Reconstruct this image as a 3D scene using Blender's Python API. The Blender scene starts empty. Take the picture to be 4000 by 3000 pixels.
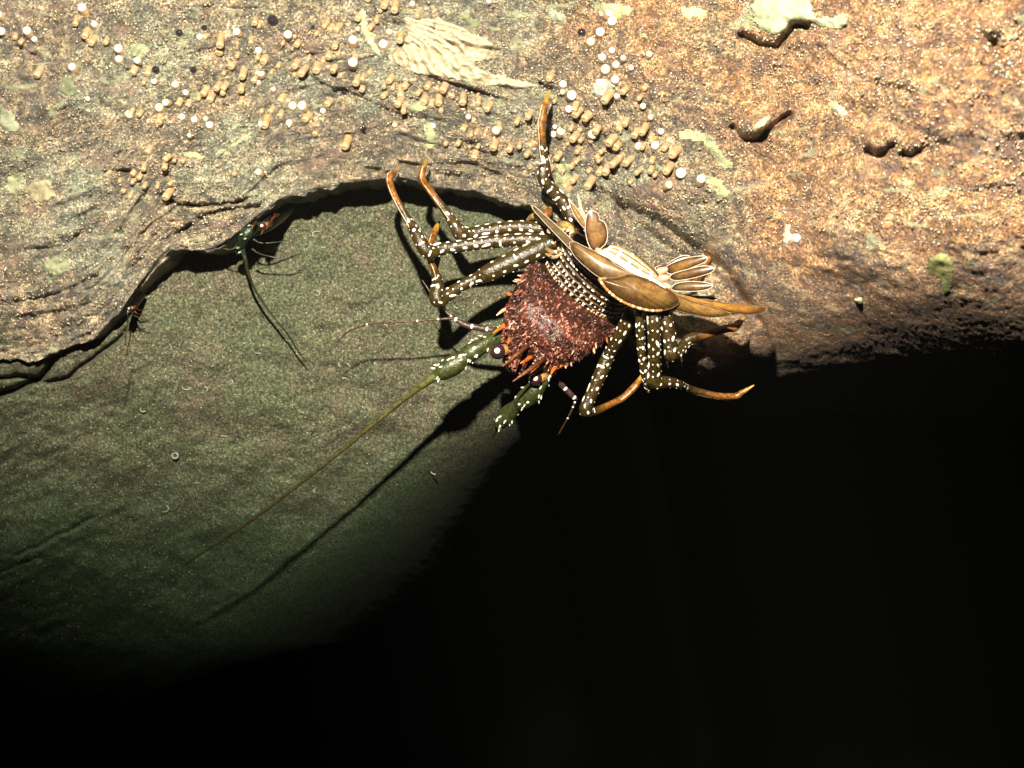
import bpy, math, random
import numpy as np
from mathutils import Vector

random.seed(7); rng = np.random.default_rng(7)
scene = bpy.context.scene
COL = scene.collection

# ------------------------------------------------------------------ camera, world, strobe
HAZE = 0.007
U = 0.0002                       # metres per photo pixel at one metre from the camera
cam_d = bpy.data.cameras.new('camera'); cam = bpy.data.objects.new('camera', cam_d); COL.objects.link(cam)
cam.location = (0, -1, 0); cam.rotation_euler = (math.radians(90), 0, 0)
cam_d.sensor_width = 36; cam_d.lens = 45; cam_d.clip_start = 0.01; cam_d.clip_end = 50
cam_d.dof.use_dof = True; cam_d.dof.focus_distance = 0.98; cam_d.dof.aperture_fstop = 9
scene.camera = cam
world = bpy.data.worlds.new('World'); scene.world = world; world.use_nodes = True
world.node_tree.nodes['Background'].inputs[0].default_value = (0.02, 0.03, 0.025, 1)
world.node_tree.nodes['Background'].inputs[1].default_value = 0.02
scene.view_settings.view_transform = 'Standard'; scene.view_settings.look = 'None'
scene.view_settings.exposure = 0; scene.view_settings.gamma = 1
ld = bpy.data.lights.new('dive_strobe', 'SPOT'); lamp = bpy.data.objects.new('dive_strobe', ld); COL.objects.link(lamp)
lamp.location = (-0.07, -0.98, 0.36)
target = lamp.location + Vector((math.tan(math.radians(4)), 1.0, math.tan(math.radians(29.3))))
lamp.rotation_euler = (target - lamp.location).to_track_quat('-Z', 'Y').to_euler()
ld.energy = 228; ld.color = (1.0, 0.90, 0.755); ld.shadow_soft_size = 0.013
ld.spot_size = math.radians(120); ld.spot_blend = 0.31

def P(px, py, y=0.0):
    k = U * (1 + y)
    return Vector(((px - 2000) * k, y, (1500 - py) * k))

# ------------------------------------------------------------------ noise
TAB = rng.random((256, 256))
def vnoise(x, y, o=0):
    x = np.asarray(x, float) + o * 37.3; y = np.asarray(y, float) + o * 91.7
    xi = np.floor(x).astype(int); yi = np.floor(y).astype(int)
    fx = x - xi; fy = y - yi; fx = fx*fx*(3-2*fx); fy = fy*fy*(3-2*fy)
    a = TAB[xi & 255, yi & 255]; b = TAB[(xi+1) & 255, yi & 255]
    c = TAB[xi & 255, (yi+1) & 255]; d = TAB[(xi+1) & 255, (yi+1) & 255]
    return (a*(1-fx)+b*fx)*(1-fy) + (c*(1-fx)+d*fx)*fy - 0.5
def fbm(x, y, n=4, o=0):
    s = 0; a = 1.0
    for i in range(n):
        s = s + a * vnoise(x*2**i, y*2**i, o+i); a *= 0.5
    return s
def sst(t):
    t = np.clip(t, 0, 1); return t*t*(3-2*t)

# ------------------------------------------------------------------ the two rock surfaces (depth in metres behind the focus plane)
LIP = np.array([(-400,1470),(0,1405),(130,1398),(235,1383),(362,1329),(470,1225),(542,1118),(624,1020),(669,983),(720,984),(777,985),
    (850,965),(904,938),(960,896),(1013,850),(1085,787),(1160,757),(1226,740),(1374,716),(1480,704),(1530,692),(1600,706),(1700,738),
    (1850,756),(1950,776),(2070,802),(2180,860),(2260,960),(2360,1130),(2460,1330),(2600,1530),(2760,1620),(2900,1640),(3100,1620),
    (3400,1610),(3700,1620),(4000,1640),(4400,1640)], float)
def lip0(px): return np.interp(px, LIP[:,0], LIP[:,1])
def lip(px):
    k = 1-.6*sst((px-2450)/400.)
    return lip0(px) + k*26*vnoise(px/70., px*0, 3) + 16*vnoise(px/22., px*0, 4) + 9*vnoise(px/9., px*0, 5)
def rollr(px): return 14 + 720*sst((px-2350)/650.)
CRACKS = [ # polyline, half width px, depth m      (on the ledge)
 ([(640,945),(700,905),(770,860),(830,830),(930,812),(1010,805)], 9, .010),
 ([(540,925),(600,870),(660,830),(700,800)], 5, .006),
 ([(620,760),(650,770),(700,800),(790,805),(900,795),(1000,770)], 7, .009),
 ([(1430,655),(1460,662),(1500,672),(1530,680)], 9, .012),
 ([(1180,290),(1300,350),(1380,365),(1480,420),(1560,455),(1660,465)], 10, .006),
 ([(1680,305),(1720,318),(1800,340),(1900,372),(2010,400)], 10, .010),
 ([(2110,330),(2150,345)], 9, .010),
 ([(1560,640),(1680,645),(1800,640),(1850,640),(1930,680),(2050,730)], 8, .007),
 ([(1850,590),(1990,620),(2100,620)], 7, .006),
 ([(400,670),(450,668),(510,672)], 7, .009),
 ([(60,180),(120,210),(150,225)], 8, .007),
 ([(190,280),(260,295),(310,320)], 6, .005),
 ([(870,30),(940,38),(1010,34)], 8, .006),
 ([(2900,140),(2960,175),(3040,180),(3080,130),(3110,100),(3150,105)], 17, .020),
 ([(2860,500),(2885,535),(2920,548),(2970,545),(3010,500),(3060,460),(3080,450)], 13, .018),
 ([(3390,590),(3420,610),(3450,600),(3490,570)], 15, .014),
 ([(3530,600),(3560,610),(3590,590)], 14, .012),
 ([(3200,190),(3300,270),(3400,330),(3560,360)], 14, .005),
 ([(2420,830),(2560,940),(2680,1000),(2800,1080),(2890,1180)], 26, .012),
 ([(2300,720),(2420,800),(2560,860),(2700,960),(2840,1060),(2960,1250)], 18, .010),
 ([(1210,210),(1300,240),(1400,240),(1480,220)], 9, .005),
 ([(100,980),(250,960),(330,900)], 7, .005), ([(60,1180),(220,1150),(380,1080)], 7, .005),
]
BACK_CRACKS = [
 ([(-60,1560),(0,1540),(60,1520),(120,1490),(160,1470),(190,1440),(200,1410)], 12, .030),
 ([(-60,1475),(0,1477),(80,1470),(140,1475)], 7, .020),
 ([(140,1490),(200,1490),(270,1475),(300,1440),(350,1410),(400,1370),(440,1340),(480,1310),(490,1290)], 7, .015),
 ([(60,2170),(160,2130),(230,2090),(300,2060),(360,2020)], 7, .007),
 ([(0,2240),(90,2200),(160,2180)], 6, .005),
 ([(520,1460),(510,1530),(490,1600)], 8, .008),
]
KNOBS = [(2945,505,60,.020),(2990,480,34,.012),(3080,60,150,.020),(3420,560,60,.016),(3540,575,50,.010),(3870,110,40,.014),
         (2400,480,260,.010),(1700,250,220,.008),(3500,900,420,.020),(700,600,380,.010),(2770,1380,90,.014),(3700,350,300,.015),(2600,250,240,.012)]
def polydist(px, py, pts):
    d = np.full(np.broadcast(px, py).shape, 1e9)
    for (x0,y0),(x1,y1) in zip(pts[:-1], pts[1:]):
        dx, dy = x1-x0, y1-y0; L = dx*dx+dy*dy
        t = np.clip(((px-x0)*dx+(py-y0)*dy)/L, 0, 1)
        d = np.minimum(d, np.hypot(px-x0-t*dx, py-y0-t*dy))
    return d
def carve(px, py, cracks, wob=6):
    wx = px + wob*fbm(px/25., py/25., 2, 11); wy = py + wob*fbm(px/25., py/25., 2, 12)
    out = 0
    for pts, w, dep in cracks:
        a = np.array(pts)
        d = polydist(wx, wy, pts)
        out = out + dep*np.exp(-(d/w)**2)
    return out
def dampR(px, py): return 1-.88*sst((px-2500)/400.)*sst((py-950)/300.)
def ledge_y(px, py, fine=True):
    px = np.asarray(px, float); py = np.asarray(py, float)
    L = lip0(px)
    q = L - py
    y = 0.012 - 0.16*sst((px-2300)/1900.) - 0.035*np.clip(q/1000., 0, 1.3) - 0.08*sst((px-2500)/1500.)*np.clip((1200-py)/1200., -.2, 1.2)
    y = y + 0.05*np.clip(-(px-600)/1000., 0, 1)
    # grey hollow behind the animal
    y = y + 0.055*np.exp(-(((px-2620)*.72+(py-1020)*-.69)/150.)**2 - (((px-2620)*.69+(py-1020)*.72)/420.)**2)
    y = y + 0.030*fbm(px/520., py/420., 1, 1) + 0.014*dampR(px, py)*fbm(px/250., py/200., 2, 6)
    s = np.exp(-np.clip(q, 0, None)/500.)
    tilt = (px*.35)
    y = y + (0.003+0.008*s)*(1-.85*sst((px-2350)/500.))*fbm(px/210., q/34., 3, 5)
    y = y + 0.004*fbm((px+py*.6)/150., (py-px*.35)/50., 3, 8)*sst((px-2300)/500.)*dampR(px, py)
    y = y + 0.004*dampR(px, py)*fbm(px/70., py/60., 2, 2)
    for kx, ky, kr, kh in KNOBS:
        y = y - kh*np.exp(-((px-kx)**2+(py-ky)**2)/kr**2)
    if fine:
        y = y + carve(px, py, CRACKS)
        damp = dampR(px, py)
        y = y + damp*0.0030*fbm(px/26., py/22., 3, 21) + 0.0012*vnoise(px/7., py/7., 31)
    R = rollr(px); f = np.clip((py-(L-R))/R, 0, 0.999)
    dep = 0.004 + 0.36*sst((px-2350)/650.)  # roll on the right shaped to turn the rock away from the light
    y = y + dep*(1-np.sqrt(1-f*f))
    return y
XB = np.array([(500,3600),(900,3400),(1400,3050),(1500,2900),(1620,2560),(1750,2400),(1950,2150),(2150,1950),(2400,1700),(2600,1450),(3000,1000),(3400,500)], float)
_yy = np.arange(-600, 4600, 20.0); _w = np.exp(-(np.arange(-30, 31)/13.)**2); _w /= _w.sum()
_xx = np.convolve(np.pad(np.interp(_yy, XB[:,0], XB[:,1]), 30, mode='edge'), _w, mode='valid')
XB = np.stack([_yy, _xx], 1)
def back_y(px, py, fine=True):
    px = np.asarray(px, float); py = np.asarray(py, float)
    t = np.clip((py-1100)/2000., 0, 2); dm = 1-.85*sst((px-np.interp(py, XB[:,0], XB[:,1])+1000)/500.)
    y = 0.068 + 0.40*t*t + 0.02*fbm(px/700., py/500., 1, 41) + 0.01*dm*fbm(px/350., py/250., 2, 43) + 0.008*dm*fbm(px/130., py/110., 4, 45)
    y = y - 0.022*sst((1000-px)/700.)*sst((1800-py)/700.) 
    y = y + 0.03*sst((1150-px)/300.)*0
    xb = np.interp(py, XB[:,0], XB[:,1])
    y = y + 2.6*np.clip((px-xb+820)/2050., 0, 1.6)**2.2 + 0.8*np.clip((py-2500)/700., 0, 2)**2  # steep recess shaped so that the lower right falls dark
    y = y + 0.005*fbm((px-py*.9)/160., (py+px*.55)/45., 3, 48)*sst((900-px)/900.)
    if fine:
        y = y + carve(px, py, BACK_CRACKS) + (1-.7*sst((px-np.interp(py, XB[:,0], XB[:,1])+900)/500.))*0.0014*fbm(px/24., py/22., 3, 51) + 0.0005*vnoise(px/8., py/8., 55)
    return y
def surf_y(px, py):
    return float(ledge_y(px, py)) if py < float(lip(np.array(float(px)))) else float(back_y(px, py))

# ------------------------------------------------------------------ mesh helpers
def grid_mesh(name, PX, PY, Y, mat):
    r, c = PX.shape
    k = U*(1+Y)
    co = np.stack([(PX-2000)*k, Y, (1500-PY)*k], -1).reshape(-1, 3)
    i = np.arange((r-1)*(c-1)); a = (i//(c-1))*c + i % (c-1)
    f = np.stack([a, a+c, a+c+1, a+1], 1)
    me = bpy.data.meshes.new(name)
    me.vertices.add(len(co)); me.vertices.foreach_set('co', co.ravel())
    me.loops.add(f.size); me.loops.foreach_set('vertex_index', f.ravel())
    me.polygons.add(len(f)); me.polygons.foreach_set('loop_start', np.arange(0, f.size, 4)); me.polygons.foreach_set('loop_total', np.full(len(f), 4))
    me.polygons.foreach_set('use_smooth', np.ones(len(f), bool))
    me.update(calc_edges=True); me.validate()
    me.materials.append(mat)
    o = bpy.data.objects.new(name, me); COL.objects.link(o); return o
class MB:
    def __init__(s): s.v = []; s.f = []; s.c = []
    def add(s, verts, faces, cols):
        b = len(s.v); s.v += [tuple(v) for v in verts]
        s.f += [tuple(b+i for i in f) for f in faces]
        s.c += list(cols) if isinstance(cols, list) else [cols]*len(verts)
    def build(s, name, mat, parent=None, origin=None):
        me = bpy.data.meshes.new(name)
        O = Vector(origin) if origin is not None else Vector((0,0,0))
        me.from_pydata([Vector(v)-O for v in s.v], [], s.f)
        ca = me.color_attributes.new('col', 'FLOAT_COLOR', 'POINT')
        ca.data.foreach_set('color', np.array([(c[0], c[1], c[2], 1) for c in s.c], float).ravel())
        me.polygons.foreach_set('use_smooth', np.ones(len(me.polygons), bool))
        me.materials.append(mat); me.update()
        o = bpy.data.objects.new(name, me); COL.objects.link(o)
        if parent is not None: o.parent = parent; o.location = O - parent.location
        else: o.location = O
        return o
def tag(o, label=None, cat=None, group=None, kind=None):
    for k, v in (('label', label), ('category', cat), ('group', group), ('kind', kind)):
        if v: o[k] = v
def empty(name, loc):
    o = bpy.data.objects.new(name, None); COL.objects.link(o); o.location = loc; o.empty_display_size = .02; return o
def mix(a, b, t): return tuple(a[i]*(1-t)+b[i]*t for i in range(3))
def catmull(pts, n):
    p = np.array(pts, float); p = np.vstack([2*p[0]-p[1], p, 2*p[-1]-p[-2]])
    out = []
    for i in range(1, len(p)-2):
        for t in np.linspace(0, 1, n, endpoint=False):
            out.append(.5*((2*p[i])+(-p[i-1]+p[i+1])*t+(2*p[i-1]-5*p[i]+4*p[i+1]-p[i+2])*t*t+(-p[i-1]+3*p[i]-3*p[i+1]+p[i+2])*t**3))
    out.append(p[-2]); return np.array(out)
def path(pts, n=6):          # (px,py,y,r) -> list of 3-D centre, radius
    a = catmull(pts, n)
    C = [P(q[0], q[1], q[2]) for q in a]; R = [max(q[3], .6)*U*(1+q[2]) for q in a]
    return C, R
def frames(C):
    T = []; 
    for i in range(len(C)):
        t = C[min(i+1, len(C)-1)] - C[max(i-1, 0)]
        T.append(t.normalized() if t.length > 1e-9 else Vector((0,0,1)))
    N = []; n = Vector((0,-1,0)); n = (n - T[0]*n.dot(T[0]))
    n = n.normalized() if n.length > .05 else Vector((1,0,0))
    for t in T:
        n = n - t*n.dot(t); n.normalize(); N.append(n.copy())
    return T, N
def tube(mb, C, R, col, sides=12, flat=1.0):
    """col: function(fraction) -> rgb. flat squashes along the camera-facing normal."""
    T, N = frames(C); vs = []; cs = []; fs = []
    n = len(C)
    for i in range(n):
        B = T[i].cross(N[i]); c = col(i/(n-1)) if callable(col) else col
        for k in range(sides):
            a = 2*math.pi*k/sides
            vs.append(C[i] + N[i]*math.cos(a)*R[i]*flat + B*math.sin(a)*R[i]); cs.append(c)
    for i in range(n-1):
        for k in range(sides):
            k2 = (k+1) % sides
            fs.append((i*sides+k, (i+1)*sides+k, (i+1)*sides+k2, i*sides+k2))
    vs += [C[0]-T[0]*R[0]*.5, C[-1]+T[-1]*R[-1]*.8]; cs += [cs[0], cs[-1]]
    a0, a1 = n*sides, n*sides+1
    for k in range(sides):
        k2 = (k+1) % sides
        fs.append((a0, k, k2)); fs.append((a1, (n-1)*sides+k2, (n-1)*sides+k))
    mb.add(vs, fs, cs)
def spot(mb, p, nrm, tan, a, b, col, h=.35):
    bt = nrm.cross(tan).normalized(); tan = bt.cross(nrm).normalized()
    vs = [p + nrm*min(a,b)*h]; m = 9
    for s, hh in ((.62, .26*h/.35), (1., -.25)):
        for k in range(m):
            an = 2*math.pi*k/m
            vs.append(p + tan*math.cos(an)*a*s + bt*math.sin(an)*b*s + nrm*min(a,b)*hh)
    fs = [(0, 1+k, 1+(k+1) % m) for k in range(m)] + [(1+k, 1+m+k, 1+m+(k+1) % m, 1+(k+1) % m) for k in range(m)]
    mb.add(vs, fs, col)
def cone(mb, p, d, r, h, c0, c1, m=6):
    d = d.normalized(); a = d.cross(Vector((.3,.2,.9))).normalized(); b = d.cross(a)
    vs = []; cs = []
    for s, z in ((1, -.15), (.62, .45), (.2, .9)):
        for k in range(m):
            an = 2*math.pi*k/m; vs.append(p + (a*math.cos(an)+b*math.sin(an))*r*s + d*h*z); cs.append(mix(c0, c1, max(z, 0)))
    vs.append(p+d*h); cs.append(c1)
    fs = []
    for j in range(2):
        for k in range(m):
            fs.append((j*m+k, j*m+(k+1) % m, (j+1)*m+(k+1) % m, (j+1)*m+k))
    for k in range(m): fs.append((2*m+k, 2*m+(k+1) % m, 3*m))
    mb.add(vs, fs, cs)
def ball(mb, p, r, col, seg=14, rings=9, sc=(1,1,1)):
    vs = [p+Vector((0,0,r*sc[2]))]; fs = []
    for i in range(1, rings):
        th = math.pi*i/rings
        for k in range(seg):
            a = 2*math.pi*k/seg
            vs.append(p+Vector((r*math.sin(th)*math.cos(a)*sc[0], r*math.sin(th)*math.sin(a)*sc[1], r*math.cos(th)*sc[2])))
    vs.append(p-Vector((0,0,r*sc[2])))
    for k in range(seg): fs.append((0, 1+k, 1+(k+1) % seg))
    for i in range(rings-2):
        for k in range(seg):
            a = 1+i*seg+k; b = 1+i*seg+(k+1) % seg; fs.append((a, a+seg, b+seg, b))
    l = len(vs)-1; o = 1+(rings-2)*seg
    for k in range(seg): fs.append((l, o+(k+1) % seg, o+k))
    mb.add(vs, fs, col)

# ------------------------------------------------------------------ materials
class NT:
    def __init__(s, name):
        s.m = bpy.data.materials.new(name); s.m.use_nodes = True; s.t = s.m.node_tree; s.b = s.t.nodes['Principled BSDF']
        s.tc = s.t.nodes.new('ShaderNodeTexCoord').outputs['Object']
    def n(s, typ, **kw):
        o = s.t.nodes.new(typ)
        for k, v in kw.items(): setattr(o, k, v)
        return o
    def l(s, a, b): s.t.links.new(a, b)
    def mapping(s, scale, rot=(0,0,0)):
        o = s.n('ShaderNodeMapping'); s.l(s.tc, o.inputs[0]); o.inputs['Scale'].default_value = scale; o.inputs['Rotation'].default_value = rot; return o.outputs[0]
    def noise(s, scale, detail=4, rough=.6, vec=None, dist=0):
        o = s.n('ShaderNodeTexNoise'); s.l(vec or s.tc, o.inputs['Vector'])
        o.inputs['Scale'].default_value = scale; o.inputs['Detail'].default_value = detail; o.inputs['Roughness'].default_value = rough; o.inputs['Distortion'].default_value = dist
        return o.outputs['Fac']
    def ramp(s, fac, stops, interp='LINEAR'):
        o = s.n('ShaderNodeValToRGB'); s.l(fac, o.inputs[0]); r = o.color_ramp; r.interpolation = interp
        while len(r.elements) < len(stops): r.elements.new(.5)
        for e, (p, c) in zip(r.elements, stops):
            e.position = p; e.color = (c, c, c, 1) if not hasattr(c, '__len__') else (*c, 1)
        return o.outputs[0]
    def mix(s, a, b, f, mode='MIX'):
        o = s.n('ShaderNodeMix', data_type='RGBA', blend_type=mode)
        for v, i in ((f, 0), (a, 6), (b, 7)):
            if hasattr(v, 'type') and hasattr(v, 'links'): s.l(v, o.inputs[i])
            elif i == 0: o.inputs[0].default_value = v
            else: o.inputs[i].default_value = (*v, 1)
        return o.outputs[2]
    def math(s, op, a, b=0):
        o = s.n('ShaderNodeMath', operation=op)
        for v, i in ((a, 0), (b, 1)):
            if hasattr(v, 'links'): s.l(v, o.inputs[i])
            else: o.inputs[i].default_value = v
        return o.outputs[0]
    def voro(s, scale, feat='F1', vec=None):
        o = s.n('ShaderNodeTexVoronoi', feature=feat); s.l(vec or s.tc, o.inputs['Vector']); o.inputs['Scale'].default_value = scale; return o
    def bump(s, h, strength, dist):
        o = s.n('ShaderNodeBump'); s.l(h, o.inputs['Height']); o.inputs['Strength'].default_value = strength; o.inputs['Distance'].default_value = dist
        s.l(o.outputs[0], s.b.inputs['Normal']); return o
def m_ledge():
    k = NT('encrusted_reef_rock')
    fine = k.noise(520, 5, .78); mid = k.noise(70, 4, .65, dist=.6); big = k.noise(9, 3, .6)
    mid2 = k.noise(60, 7, .78, dist=.9)
    mul = k.ramp(fine, [(.34, .03), (.42, .12), (.50, .34), (.57, .66), (.64, 1.0)])
    base = k.ramp(mid2, [(.34, (.075,.068,.052)), (.44, (.19,.165,.115)), (.50, (.355,.285,.18)), (.56, (.60,.455,.26)), (.66, (.90,.74,.48))])
    green = k.ramp(mid2, [(.32, (.14,.17,.12)), (.46, (.36,.39,.26)), (.6, (.62,.62,.42)), (.75, (.9,.85,.6))])
    rb = k.ramp(mid2, [(.32, (.12,.075,.06)), (.42, (.33,.17,.095)), (.50, (.66,.32,.115)), (.57, (.97,.55,.23)), (.68, (1.0,.84,.54))])
    c = k.mix(base, green, k.ramp(k.noise(16, 4, .6), [(.46, 0), (.60, .85)]))
    rust = k.mix(rb, mul, 1.0, 'MULTIPLY'); c = k.mix(c, mul, 1.0, 'MULTIPLY')
    sep = k.n('ShaderNodeSeparateXYZ'); k.l(k.tc, sep.inputs[0])
    gx = k.math('ADD', k.math('MULTIPLY', sep.outputs[0], 3.6), k.math('MULTIPLY', k.math('SUBTRACT', big, .5), 2.0))
    gz = k.math('ADD', gx, k.math('MULTIPLY', sep.outputs[2], 1.4))
    c = k.mix(c, rust, k.ramp(gz, [(.45, 0), (1.0, .92)]))
    # purple grey films and pale green sponge films with their own outline
    st = k.mapping((18, 18, 46), (0, .35, 0))
    vein = k.ramp(k.noise(1.4, 6, .75, vec=k.mapping((20, 20, 48), (0, .5, 0)), dist=1.6), [(.36, .42), (.50, 1), (.66, 1.75)])
    c = k.mix(c, vein, .8, 'MULTIPLY')
    film = k.ramp(k.noise(1.0, 4, .6, vec=st, dist=.8), [(.58, 0), (.66, 1)])
    c = k.mix(c, k.mix((.14,.085,.075), (.24,.15,.11), fine), k.math('MULTIPLY', film, .5))
    st2 = k.mapping((22, 22, 60), (0, -.3, 0))
    film2 = k.ramp(k.noise(1.3, 4, .55, vec=st2, dist=1.0), [(.62, 0), (.665, 1)])
    c = k.mix(c, k.mix((.20,.235,.13), (.34,.36,.21), mid), k.math('MULTIPLY', film2, .75))
    dk = k.ramp(k.noise(1.1, 5, .7, vec=k.mapping((26, 26, 90), (0, .25, 0)), dist=.5), [(.30, .25), (.47, 1)])
    c = k.mix(c, dk, .55, 'MULTIPLY')
    v = k.voro(430); hit = k.math('MULTIPLY', k.ramp(v.outputs['Distance'], [(.16, 1), (.34, 0)]), k.ramp(v.outputs['Color'], [(.70, 0), (.74, 1)]))
    c = k.mix(c, (.78,.70,.52), k.math('MULTIPLY', hit, .8))  # white specks painted in for sparkling glints
    k.l(c, k.b.inputs['Base Color'])
    k.l(k.ramp(fine, [(.35, .60), (.62, .16)]), k.b.inputs['Roughness'])
    k.b.inputs['Specular IOR Level'].default_value = .9
    h = k.math('ADD', k.math('MULTIPLY', fine, 1.0), k.math('MULTIPLY', hit, .5))
    k.bump(h, .9, .0035)
    return k.m
def m_back():
    k = NT('olive_cave_wall_rock')
    fine = k.noise(480, 5, .85); mid = k.noise(60, 5, .7); big = k.noise(11, 3, .6)
    a = k.ramp(fine, [(.38, (.010,.013,.007)), (.48, (.049,.057,.029)), (.56, (.100,.105,.055)), (.68, (.34,.33,.22))])
    b = k.ramp(fine, [(.38, (.017,.013,.009)), (.49, (.070,.056,.037)), (.57, (.135,.108,.072)), (.68, (.32,.28,.20))])
    g = k.ramp(fine, [(.38, (.008,.016,.008)), (.50, (.034,.060,.026)), (.66, (.11,.16,.07))])
    c = k.mix(a, b, k.ramp(mid, [(.44, 0), (.6, .8)])); c = k.mix(c, k.ramp(k.noise(95, 6, .8), [(.3, .35), (.5, .95), (.68, 1.0)]), .8, 'MULTIPLY')
    c = k.mix(c, g, k.ramp(k.noise(15, 4, .6), [(.46, 0), (.74, .6)]))
    sep = k.n('ShaderNodeSeparateXYZ'); k.l(k.tc, sep.inputs[0])
    low = k.ramp(k.math('ADD', k.math('MULTIPLY', sep.outputs[2], -3.5), k.math('MULTIPLY', big, .5)), [(.38, 0), (.80, .95)])
    c = k.mix(c, g, low)  # water's green cast put into the colour, stronger and darker towards the bottom
    v = k.voro(330); hit = k.math('MULTIPLY', k.ramp(v.outputs['Distance'], [(.12, 1), (.26, 0)]), k.ramp(v.outputs['Color'], [(.86, 0), (.88, 1)]))
    c = k.mix(c, (.42,.44,.32), k.math('MULTIPLY', hit, .6))
    k.l(c, k.b.inputs['Base Color']); k.b.inputs['Roughness'].default_value = .8
    k.b.inputs['Specular IOR Level'].default_value = .25
    k.bump(k.math('ADD', fine, k.math('MULTIPLY', mid, .8)), .7, .0025)
    return k.m
def m_col(name, rough=.3, nscale=260, namp=.5, bump=.3, bd=.0006, spec=.5, sss=0, coat=0):
    k = NT(name); a = k.n('ShaderNodeAttribute', attribute_name='col')
    f = k.noise(nscale, 4, .65)
    c = k.mix(a.outputs['Color'], k.ramp(f, [(.3, 1-namp), (.7, 1+namp*.6)]), 1.0, 'MULTIPLY')
    k.l(c, k.b.inputs['Base Color']); k.b.inputs['Roughness'].default_value = rough
    k.b.inputs['Specular IOR Level'].default_value = spec
    if name == 'lobster_shell':          # dull granular red shell, glossy olive and orange legs
        sc = k.n('ShaderNodeSeparateColor'); k.l(a.outputs['Color'], sc.inputs[0])
        k.l(k.ramp(k.math('DIVIDE', sc.outputs[1], k.math('ADD', sc.outputs[0], .0005)), [(.28, .10), (.42, .34)]), k.b.inputs['Specular IOR Level'])
    k.b.inputs['Coat Weight'].default_value = coat; k.b.inputs['Coat Roughness'].default_value = .08
    if sss:
        k.b.inputs['Subsurface Weight'].default_value = sss; k.b.inputs['Subsurface Scale'].default_value = .002
    k.bump(f, bump, bd); return k.m
M_LEDGE = m_ledge(); M_BACK = m_back()
M_SHELL = m_col('lobster_shell', .30, 330, .75, .8, .0010, .28, 0, .0)
M_FAN = m_col('tail_fan_chitin', .30, 500, .35, .25, .0004, .4)
M_EYE = m_col('eye_gloss', .06, 100, .1, .0, .0001, .8)
M_POLYP = m_col('polyp_flesh', .5, 700, .4, .5, .0007, .5)
M_SPONGE = m_col('sponge_film', .75, 350, .35, .6, .001, .3)
M_BEAD = m_col('glassy_bead', .05, 100, .1, .0, .0001, .9)
M_GRAIN = m_col('reef_crumbs', .20, 900, .5, .5, .0006, 1.0)

# ------------------------------------------------------------------ rock ledge and cave wall
px = np.concatenate([np.arange(-1800, -300, 20.0), np.arange(-300, 4300, 6.0), np.arange(4300, 5900, 20.0)])
Lp = lip(px)
rows = 330
t = np.linspace(0, 1, rows)[:, None]; far = np.linspace(-1700, -206, 70)[:, None]; rows += 70
PX = np.repeat(px[None], rows, 0); PY = np.vstack([np.repeat(far, len(px), 1), -200 + (Lp[None]+200)*t])
Y = ledge_y(PX, np.minimum(PY, lip0(PX)))
us = np.linspace(0, 1, 31)[1:, None]
PXu = np.repeat(px[None], 30, 0); PYu = Lp[None] - 26*us*us - 8*np.sin(us*3) + 14*fbm(PXu/40., us*6, 2, 61)
Yu = Y[-1][None] + 0.42*us**1.3 + .004*fbm(PXu/30., us*9, 2, 63)*us
# tuck the underside so that it follows the same world height as the lip while going back
PYu = 1500 + (PYu-1500)*(1+Y[-1][None])/(1+Yu) - 30*us
PXu = 2000 + (PXu-2000)*(1+Y[-1][None])/(1+Yu)
o = grid_mesh('rock_ledge', np.vstack([PX, PXu]), np.vstack([PY, PYu]), np.vstack([Y, Yu]), M_LEDGE)
tag(o, 'brown encrusted rock ledge overhanging the dark crevice', 'rock', kind='structure')
bx = np.concatenate([np.arange(-1900, -300, 20.0), np.arange(-300, 4300, 7.0), np.arange(4300, 5200, 25.0)]); by = np.concatenate([np.arange(420, 3200, 7.0), np.arange(3200, 4200, 20.0)])
BX, BY = np.meshgrid(bx, by)
o = grid_mesh('cave_wall', BX, BY, back_y(BX, BY), M_BACK)
tag(o, 'olive green cave wall receding under the ledge', 'rock', kind='structure')

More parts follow.
